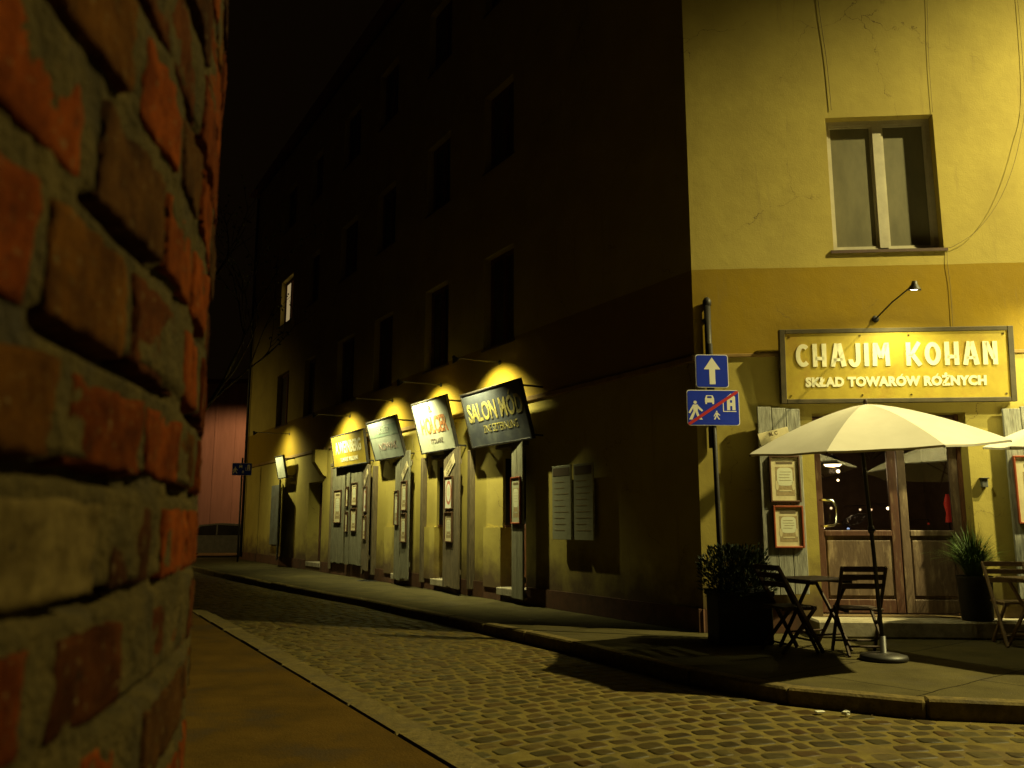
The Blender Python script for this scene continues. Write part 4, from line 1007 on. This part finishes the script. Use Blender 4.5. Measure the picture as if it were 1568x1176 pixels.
# ------------------------------------------------------------------ potted plants
def grass_plant(t, z, n, rad, h, mat, r_=random.Random(3), up=.7):
    mb = MB()
    for k in range(n):
        a = r_.uniform(0, 2 * PI); L = h * r_.uniform(.55, 1.1); lean = r_.uniform(.05, 1 - up + .35) ** 1.0; w_ = r_.uniform(.0035, .007)
        bx, by = r_.uniform(0, rad * .5) * cos(a), r_.uniform(0, rad * .5) * sin(a); vs = []; seg = 6; px = -sin(a); py = cos(a)
        for s_ in range(seg + 1):
            f_ = s_ / seg; out = L * lean * f_ ** 1.6; zz = L * (f_ - lean * .75 * f_ ** 2.4)
            ww = w_ * (1 - f_ * .85)
            for q in (-1, 1): vs.append((bx + cos(a) * out + px * ww * q, by + sin(a) * out + py * ww * q, z + zz))
        mb.add(vs, [(2 * i, 2 * i + 1, 2 * i + 3, 2 * i + 2) for i in range(seg)], mat, smooth=True)
    return mb.build('foliage', t)
pp = thing('potted_grass', 'fine green grass plant in a black round pot on the tavern step', 'potted plant', atW(5.33, 10.02, .19))
mb = MB(); mb.lathe([(.001, .0), (.15, .0), (.165, .02), (.185, .46), (.195, .47), (.195, .50), (.175, .50), (.170, .44), (.001, .44)], 'pot', 28); mb.build('pot', pp)
mb = MB(); mb.lathe([(.001, .452), (.171, .448)], 'soil', 20); mb.build('soil', pp)
grass_plant(pp, .45, 1000, .17, .66, 'leaf', random.Random(5), .5)
pl = thing('planter_shrub', 'dark leafy shrub in a black box planter at the foot of the sign post', 'planter', atW(2.50, 9.62, 0, 4))
mb = MB(); mb.box(-.30, .30, -.22, .22, 0, .52, 'pot', bev=.015); mb.box(-.32, .32, -.24, .24, .50, .56, 'pot', bev=.01); mb.build('planter_box', pl)
rl = random.Random(11); mb = MB()
for k in range(6500):
    u = rl.uniform(-1, 1); v_ = rl.uniform(-1, 1); w_ = rl.uniform(0, 1)
    n_ = noise.noise(Vector((u * 2.2, v_ * 2.2, w_ * 2.2)))
    if u * u + v_ * v_ + (w_ - .3) ** 2 * 1.3 > .95 + n_ * .8: continue
    p = Vector((u * .42, v_ * .33, .50 + w_ * .52)); d = Vector((u + rl.uniform(-.6, .6), v_ + rl.uniform(-.6, .6), w_ + rl.uniform(-.2, .8))).normalized()
    s_ = d.cross(Vector((rl.uniform(-1, 1), rl.uniform(-1, 1), 1))).normalized(); L = rl.uniform(.04, .075); ww = L * .16
    mb.add([p, p + d * L * .5 + s_ * ww, p + d * L, p + d * L * .5 - s_ * ww], [(0, 1, 2, 3)], 'darkleaf')
mb.build('foliage', pl)
mb = MB()
for k in range(14):
    a = rl.uniform(0, 2 * PI); r0 = rl.uniform(.02, .12); r1 = rl.uniform(.15, .34)
    mb.tube([(r0 * cos(a), r0 * sin(a) * .6, .5), (r1 * .6 * cos(a), r1 * .5 * sin(a), .75), (r1 * cos(a), r1 * .7 * sin(a), rl.uniform(.85, 1.06))], [.006, .004, .002], 'soil', 5)
mb.build('stems', pl)

# ------------------------------------------------------------------ small things
def cable(name, label, pts, r, T=MA, grp=None):
    mb = MB(); P = []
    pts = [Vector(p) for p in pts]
    for i in range(len(pts) - 1):           # Catmull-Rom
        p0, p1, p2, p3 = pts[max(i - 1, 0)], pts[i], pts[i + 1], pts[min(i + 2, len(pts) - 1)]
        for k in range(6):
            t = k / 6; P.append(.5 * ((2 * p1) + (-p0 + p2) * t + (2 * p0 - 5 * p1 + 4 * p2 - p3) * t * t + (-p0 + 3 * p1 - 3 * p2 + p3) * t ** 3))
    P.append(pts[-1]); mb.tube(P, r * .42, 'wire', 6)
    return tag(mb.build(name, None, T), label, 'cable', grp)
cable('cable', 'slack cable looping down beside the upstairs window to its sill', [(4.35, -.015, 9.5), (4.30, -.02, 6.9), (4.15, -.05, 6.06), (3.88, -.06, 5.37), (3.55, -.05, 4.92), (3.26, -.03, 4.72), (3.19, -.012, 4.70)], .006)
cable('cable', 'short cable running down the wall below the upstairs window sill', [(3.17, -.012, 4.66), (3.16, -.015, 4.5), (3.17, -.012, 4.2), (3.16, -.012, 3.66)], .006)
cable('cable', 'straight cable down the wall to the top left of the upstairs window', [(1.78, -.014, 9.4), (1.79, -.014, 8.2), (1.85, -.014, 7.3), (1.87, -.014, 6.6)], .008)
cable('cable', 'thin cable running straight up from the window top right corner', [(3.20, -.012, 9.0), (3.19, -.012, 8.1), (3.15, -.012, 7.3), (3.14, -.012, 6.52)], .005)
cable('cable', 'thin looping cable hanging between the white and navy signs', [(-6.2, -.1, 3.1), (-6.05, -.12, 2.78), (-5.85, -.1, 2.72), (-5.75, -.06, 2.95)], .006, MB_)
cable('cable', 'thin looping cable hanging between the pale and white signs', [(-8.7, -.1, 3.1), (-8.55, -.12, 2.84), (-8.3, -.1, 2.78), (-8.15, -.06, 3.0)], .006, MB_)
it = thing('junction_box', 'small metal box on the lit pier right of the tavern door', 'box', atA(3.36, .02, 1.76))
mb = MB(); mb.box(-.035, .035, -.03, .02, -.05, .05, 'steel_grey', bev=.006); mb.build('cover', it)
mb = MB(); mb.box(-.05, .05, -.045, .018, .052, .064, 'iron', bev=.003); mb.build('lid', it)
rc = random.Random(4)
def crumple(name, label, x, y, z, s, mat):
    mb = MB(); vs = []; n = 8; m = 6
    for j in range(m + 1):
        for i in range(n):
            a = 2 * PI * i / n; b = PI * j / m; r_ = s * rc.uniform(.7, 1.15)
            vs.append((r_ * cos(a) * sin(b), r_ * .8 * sin(a) * sin(b), r_ * .6 * cos(b) + s * .5))
    mb.add(vs, [(j * n + i, j * n + (i + 1) % n, (j + 1) * n + (i + 1) % n, (j + 1) * n + i) for j in range(m) for i in range(n)], mat)
    return tag(mb.build(name, None, Tr(x, y, z)), label, 'litter')
crumple('crumpled_paper', 'crumpled cream paper lying in the gutter under the kerb', 2.47, 6.60, -.118, .033, 'whitepaper')
mb = MB(); mb.box(-.035, .035, -.02, .02, 0, .012, 'whitepaper', bev=.003)
tag(mb.build('cigarette_packet', None, Tr(2.30, 6.66, -.112) @ Matrix.Rotation(.2, 4, 'Z')), 'flattened pale packet left of the crumpled paper in the gutter', 'litter')
mb = MB(); mb.box(-.03, .03, -.02, .02, 0, .004, 'orange')
tag(mb.build('fallen_leaf', None, Tr(-.02, 4.95, -.10) @ Matrix.Rotation(.7, 4, 'Z')), 'small orange leaf lying by the near kerb', 'leaf')

mc = thing('manhole_cover', 'round utility cover set in the pavement under the mustard sign', 'manhole cover', atW(-3.25, 19.9, -.003))
mb = MB(); mb.lathe([(.30, .001), (.30, .007), (.27, .007), (.27, .001)], 'iron', 28); mb.build('rim', mc)
mb = MB(); mb.lathe([(.001, .005), (.262, .005)], 'iron', 28)
for k in range(-4, 5): mb.box(-.24 + abs(k) * .02, .24 - abs(k) * .02, k * .055 - .009, k * .055 + .009, .005, .009, 'iron')
mb.build('lid', mc)
mb = MB(); KS = along(KERB, .02)
for k in range(520):
    p, t_ = KS[rc.randrange(len(KS))]
    if not (.3 < p.x < 5.5 and p.y < 10.2): continue
    if rc.random() > (.9 if p.x > 2.9 else .3): continue
    nrm = Vector((t_.y, -t_.x)); q_ = p + nrm * abs(rc.gauss(0, .07)) + nrm * .01; a = rc.uniform(0, 6.3); L = rc.uniform(.010, .026)
    z_ = rz_(q_.x, q_.y) + rc.uniform(.004, .016)
    mb.add([(q_.x, q_.y, z_), (q_.x + L * cos(a + .5), q_.y + L * sin(a + .5), z_ + rc.uniform(0, .012)), (q_.x + 1.6 * L * cos(a), q_.y + 1.6 * L * sin(a), z_), (q_.x + L * cos(a - .5), q_.y + L * sin(a - .5), z_ + rc.uniform(0, .012))], [(0, 1, 2, 3)], rc.choice(['drylitter', 'drylitter', 'soil', 'leaf']))
tag(mb.build('leaf_litter'), kind='stuff')

# ---- inside the tavern, seen through the door glass
pd = thing('pendant_lamp', 'glowing pendant lamp inside the tavern, seen through the left door pane', 'lamp', atA(2.05, -1.5, 0))
mb = MB(); mb.lathe([(.02, 2.22), (.05, 2.2), (.16, 2.10), (.165, 2.09), (.05, 2.18)], 'iron', 20); mb.build('lamp_shade', pd)
mb = MB(); mb.lathe([(.001, 2.06), (.10, 2.07), (.12, 2.10), (.001, 2.12)], 'bulb', 16); mb.build('bulb', pd)
mb = MB(); mb.tube([(0, 0, 2.2), (0, 0, 3.0)], .006, 'iron', 6); mb.build('cord', pd)
lamp_light('pendant_light', 'POINT', (atA(2.05, -1.5, 2.02)).to_translation(), 16, (1, .7, .35), radius=.06)
for k, (s, off, z, r_, m_, lb) in enumerate(((2.25, -2.9, 1.22, .045, 'bulb', 'bright bulb imitating a reflected light low in the left door pane'), (2.42, -3.0, 1.52, .03, 'bulbdim', 'small warm bulb imitating a reflected light above the low bright one'),
      (2.62, -3.2, 2.1, .045, 'bulb', 'bright round bulb imitating a reflected light high behind the parasol pole'), (2.55, -3.0, 1.95, .03, 'bulb', 'bulb imitating a reflected light just below the bright round one'), (2.95, -3.3, 1.5, .028, 'bulbdim', 'left of two small bulbs imitating reflected lights between the door leaves'), (3.12, -3.3, 1.5, .028, 'bulbdim', 'right of two small bulbs imitating reflected lights between the door leaves'),
      (3.38, -3.3, 1.52, .04, 'bulb', 'bright bulb imitating a reflected light at the left edge of the right door pane'), (3.52, -3.4, 1.5, .03, 'bulb', 'smaller bulb imitating a reflected light right of the bright one in the right pane'), (2.72, -3.2, 1.2, .035, 'bluebulb', 'pale blue bulb imitating a reflected light low behind the parasol pole'), (3.9, -3.1, 1.28, .03, 'redglow', 'small red bulb imitating a reflected light low in the right door pane'))):
    b = thing('reflection_bulb', lb, 'lamp', atA(s, off, z), 'small bulbs imitating reflections in the door glass')  # bulbs set in the room to imitate street lights reflected in the glass
    r_ *= .62; mb = MB(); mb.lathe([(r_ * sin(PI * j / 8) + .0005, -r_ * cos(PI * j / 8)) for j in range(9)], m_, 12); mb.build('bulb', b)
    mb = MB(); mb.tube([(0, 0, r_ * .9), (0, 0, r_ + .06)], .008, 'iron', 6); mb.tube([(0, 0, r_ + .05), (0, (-off) and (4.15 + off), r_ + .06)], .005, 'iron', 5); mb.build('bracket', b)
sh = thing('red_shade_lamp', 'dim red upright shade glowing at the right of the right door pane', 'lamp', atA(3.55, -1.5, 0))
mb = MB(); mb.lathe([(.05, 1.3), (.03, 1.42), (.055, 1.55), (.02, 1.68)], 'redglow', 14); mb.build('lamp_shade', sh)
mb = MB(); mb.lathe([(.09, .2), (.09, .22), (.012, .24), (.012, 1.3)], 'iron', 14); mb.build('stand', sh)
wk = thing('wire_basket', 'oval basket of pale wire standing behind the left door pane', 'wire basket', atA(2.0, -.55, 1.33, 0, 0, -18))
mb = MB()
for k in range(8):
    a = PI * k / 8; pts = [(.17 * cos(t), .06 * sin(t) * cos(a), .06 * sin(t) * sin(a)) for t in [2 * PI * j / 20 for j in range(21)]]
    mb.tube(pts, .002, 'galv', 5)
mb.build('wires', wk)
mb = MB(); mb.tube([(-.17, 0, 0), (-.30, 0, .01)], .016, 'yellowboard', 10); mb.build('grip', wk)
bt = thing('bar_table', 'dark side table just inside the left door pane', 'table', atA(2.0, -.55, .2))
mb = MB(); mb.box(-.4, .35, -.18, .18, .98, 1.01, 'oldwood', bev=.006); mb.build('tabletop', bt)
for sx in (-.36, .31):
    for sy in (-.14, .14):
        mb = MB(); mb.box(sx - .02, sx + .02, sy - .02, sy + .02, 0, .98, 'oldwood'); mb.build('leg', bt)

# ------------------------------------------------------------------ street lamp that lights the corner, standing outside the right edge
sl = thing('street_lamp', 'tall dark street lamp at the right, outside the tavern terrace', 'street lamp', atW(12.3, 7.2, 0))
mb = MB(); mb.lathe([(.12, 0), (.12, .25), (.09, .35), (.07, 5), (.045, 10.4)], 'iron', 16); mb.build('pole', sl)
mb = MB(); mb.tube([(0, 0, 10.35), (-.5, .2, 10.7), (-1.3, .55, 10.72)], .03, 'iron', 10); mb.build('arm', sl)
mb = MB(); mb.lathe([(.001, 10.82), (.10, 10.78), (.24, 10.64), (.25, 10.60), (.22, 10.605), (.08, 10.70)], 'iron', 20, Tr(-1.4, .6, 0)); mb.build('lamp_head', sl)

# ------------------------------------------------------------------ trees
def tree(label, x, y, h, seed, aim, leaves, spread=.55, grp=None, z=0):
    t = thing('street_tree', label, 'tree', atW(x, y, z), grp); rt = random.Random(seed); tips = []
    tr = MB(); br = MB()
    def grow(p, d, L, r_, lev):
        pts = [p]; rr = [r_]; q_ = p; dd = d.copy()
        for k in range(5):
            dd = (dd + Vector((rt.uniform(-.16, .16), rt.uniform(-.16, .16), rt.uniform(-.05, .12)))).normalized()
            q_ = q_ + dd * L / 5; pts.append(q_); rr.append(r_ * (1 - .12 * (k + 1)))
        (tr if lev == 0 else br).tube(pts, rr, 'bark', 8 if lev < 2 else 5)
        if lev >= 4 or r_ < .006: tips.extend(pts[2:]); return
        for k in range(3 if lev < 3 else 3):
            a = rt.uniform(0, 2 * PI); s_ = Vector((cos(a), sin(a), rt.uniform(-.1, .5)))
            nd = (dd * .9 + s_ * spread + aim * .35 * (lev < 2)).normalized()
            grow(pts[rt.choice([3, 4, 5])], nd, L * rt.uniform(.6, .8), r_ * .5, lev + 1)
    grow(Vector((0, 0, 0)), Vector((0, 0, 1)), h * .42, h * .014, 0)
    tr.build('trunk', t); br.build('branches', t)
    lf = MB()
    for k in range(leaves):
        p = rt.choice(tips) + Vector((rt.gauss(0, .09), rt.gauss(0, .09), rt.gauss(0, .09))); u = Vector((rt.uniform(-1, 1), rt.uniform(-1, 1), rt.uniform(-1, .2))).normalized(); w_ = u.cross(Vector((rt.uniform(-1, 1), 1, .3))).normalized(); L = rt.uniform(.06, .11)
        lf.add([p, p + u * L * .5 + w_ * L * .3, p + u * L, p + u * L * .5 - w_ * L * .3], [(0, 1, 2, 3)], 'darkleaf')
    lf.build('crown', t)
    return t
tree('almost bare street tree rising behind the brick wall, branches over the street', -8.2, 19.0, 11, 5, Vector((.9, .3, .2)), 420)

# ------------------------------------------------------------------ far end of the street
fb = thing('far_building', 'pinkish brown facade glowing orange at the far end of the street', 'building', atW(-14, 42, 0, 4))
mb = MB(); mb.box(-9, 7, 0, 8, -.1, 8.2, 'farwall')
mb.build('wall', fb)
for x in (-3.4, 4.4, -6):
    for z in (1.2, 4.6):
        mb = MB(); mb.box(x - .5, x + .5, -.03, .02, z, z + 1.7, 'pane'); mb.box(x - .56, x + .56, -.05, -.0, z - .08, z - .01, 'ledge'); mb.build('window', fb)
mb = MB(); mb.box(-9.3, 7.3, -.3, 8.3, 8.2, 8.4, 'roof'); mb.build('roof', fb)
for x in (-1.6, -.7, .3, 1.0, 1.9, 2.8):
    mb = MB(); mb.box(x - .05, x + .05, -.03, -.001, 0, 8.0, 'farwall', bev=.01); mb.build('pilaster', fb)
cl = thing('street_lamp', 'added street lamp, unseen behind the brick wall, lighting the parked car and far facade', 'street lamp', atW(-19.5, 27.0, -.1))  # added lamp, out of view, to brighten the parked car and far facade
mb = MB(); mb.lathe([(.1, 0), (.06, .4), (.05, 6.6)], 'iron', 12); mb.build('pole', cl)
mb = MB(); mb.tube([(0, 0, 6.6), (.5, 0, 6.75)], .03, 'iron', 8); mb.lathe([(.02, 6.85), (.2, 6.75), (.22, 6.7), (.1, 6.72)], 'iron', 16, Tr(.6, 0, 0)); mb.build('lamp_head', cl)
lamp_light('added_fill_light', 'SPOT', (-18.9, 27.0, 6.55), 800, (1, .72, .22), radius=.1, target=(-12.8, 30.5, 1.2), size=105, blend=1)
OR = (1, .50, .20)
fl = thing('street_lamp', 'sodium street lamp hidden behind the far corner of the yellow house', 'street lamp', atW(-11.6, 37.6, -.1))
mb = MB(); mb.lathe([(.1, 0), (.06, .4), (.05, 6.6)], 'iron', 12); mb.build('pole', fl)
mb = MB(); mb.tube([(0, 0, 6.6), (-.1, .5, 6.75)], .03, 'iron', 8); mb.lathe([(.02, 6.85), (.2, 6.75), (.22, 6.7), (.1, 6.72)], 'iron', 16, Tr(-.1, .6, 0)); mb.build('lamp_head', fl)
lamp_light('far_street_light', 'SPOT', (-11.7, 38.2, 6.5), 720, OR, radius=.1, target=(-12.8, 41, 0), size=150, blend=.4)
dp = thing('zone_sign_post', 'thin post with a blue zone sign at the far corner of the house', 'road sign', atW(-9.38, 29.6, 0, 8))
mb = MB(); mb.tube([(0, 0, 0), (0, 0, 3.55)], .032, 'iron', 10); mb.build('post', dp)
plate(dp, 3.15, .66, .43, Tr(0, -.036, 0)); zone_icons(dp, 3.15, .66, .43, False, Tr(0, -.036, 0))
gp = thing('downpipe', 'drainpipe running down the far end of the house', 'pipe', atB(24.3, .08, 0))
mb = MB(); mb.tube([(0, 0, .1), (0, 0, 13.8)], .05, 'iron', 10); mb.build('pipe', gp)
# parked car, side-on
car = thing('parked_car', 'dark hatchback parked across the far end of the street', 'car', atW(-11.75, 34.6, -.12, 3))
side = [(-2.0, .35), (-2.05, .62), (-1.9, .84), (-1.15, .95), (-.55, 1.36), (.25, 1.43), (1.15, 1.38), (1.75, .98), (2.0, .86), (2.05, .45), (1.9, .28), (1.65, .28), (1.62, .42), (1.45, .6), (1.15, .6), (.97, .42), (.94, .28), (-1.0, .28), (-1.03, .42), (-1.2, .6), (-1.5, .6), (-1.68, .42), (-1.7, .28)]
mb = MB(); n = len(side)
vs = []
for y, ins in ((-.84, 0), (-.80, .0), (.80, 0), (.84, 0)):
    for x, z in side:
        k = max(0, (z - .9)) * .35; yy = y * (1 - k * .45 if abs(y) > 0 else 1); vs.append((x, yy, z))
fs = [(a * n + i, a * n + (i + 1) % n, (a + 1) * n + (i + 1) % n, (a + 1) * n + i) for a in range(3) for i in range(n)]
mb.add(vs, fs + [tuple(range(n))[::-1], tuple(range(3 * n, 4 * n))], 'carpaint'); mb.build('body', car)
for y in (-.80, .80):
    for poly in ([(-.98, .96), (-.5, 1.3), (.1, 1.36), (.1, .96)], [(.16, .96), (.16, 1.36), (.95, 1.32), (1.3, 1.0), (1.3, .96)]):
        mb = MB(); s_ = 1 if y > 0 else -1
        mb.add([(x, s_ * (.84 * (1 - max(0, z - .9) * .35 * .45) + .006), z) for x, z in poly], [tuple(range(len(poly)))[::(1 if s_ < 0 else -1)]], 'carglass'); mb.build('window', car)
for x in (-1.35, 1.3):
    for y in (-.78, .78):
        wh = MB(); wh.lathe([(.001, -.09), (.22, -.09), (.31, -.08), (.32, 0), (.31, .08), (.22, .09), (.001, .09)], 'rubber', 24, Tr(x, y, .32) @ Matrix.Rotation(PI / 2, 4, 'X')); wo = wh.build('wheel', car)
        wh = MB(); wh.lathe([(.001, -.095), (.19, -.097), (.2, -.092)], 'galv', 20, Tr(x, y, .32) @ Matrix.Rotation(PI / 2 if y < 0 else PI / 2, 4, 'X')); wh.build('rim', wo)
for y in (-.6, .6):
    mb = MB(); mb.box(-2.07, -2.0, y - .15, y + .15, .62, .76, 'chrome', bev=.02); mb.build('headlight', car)
print('stones', nst)
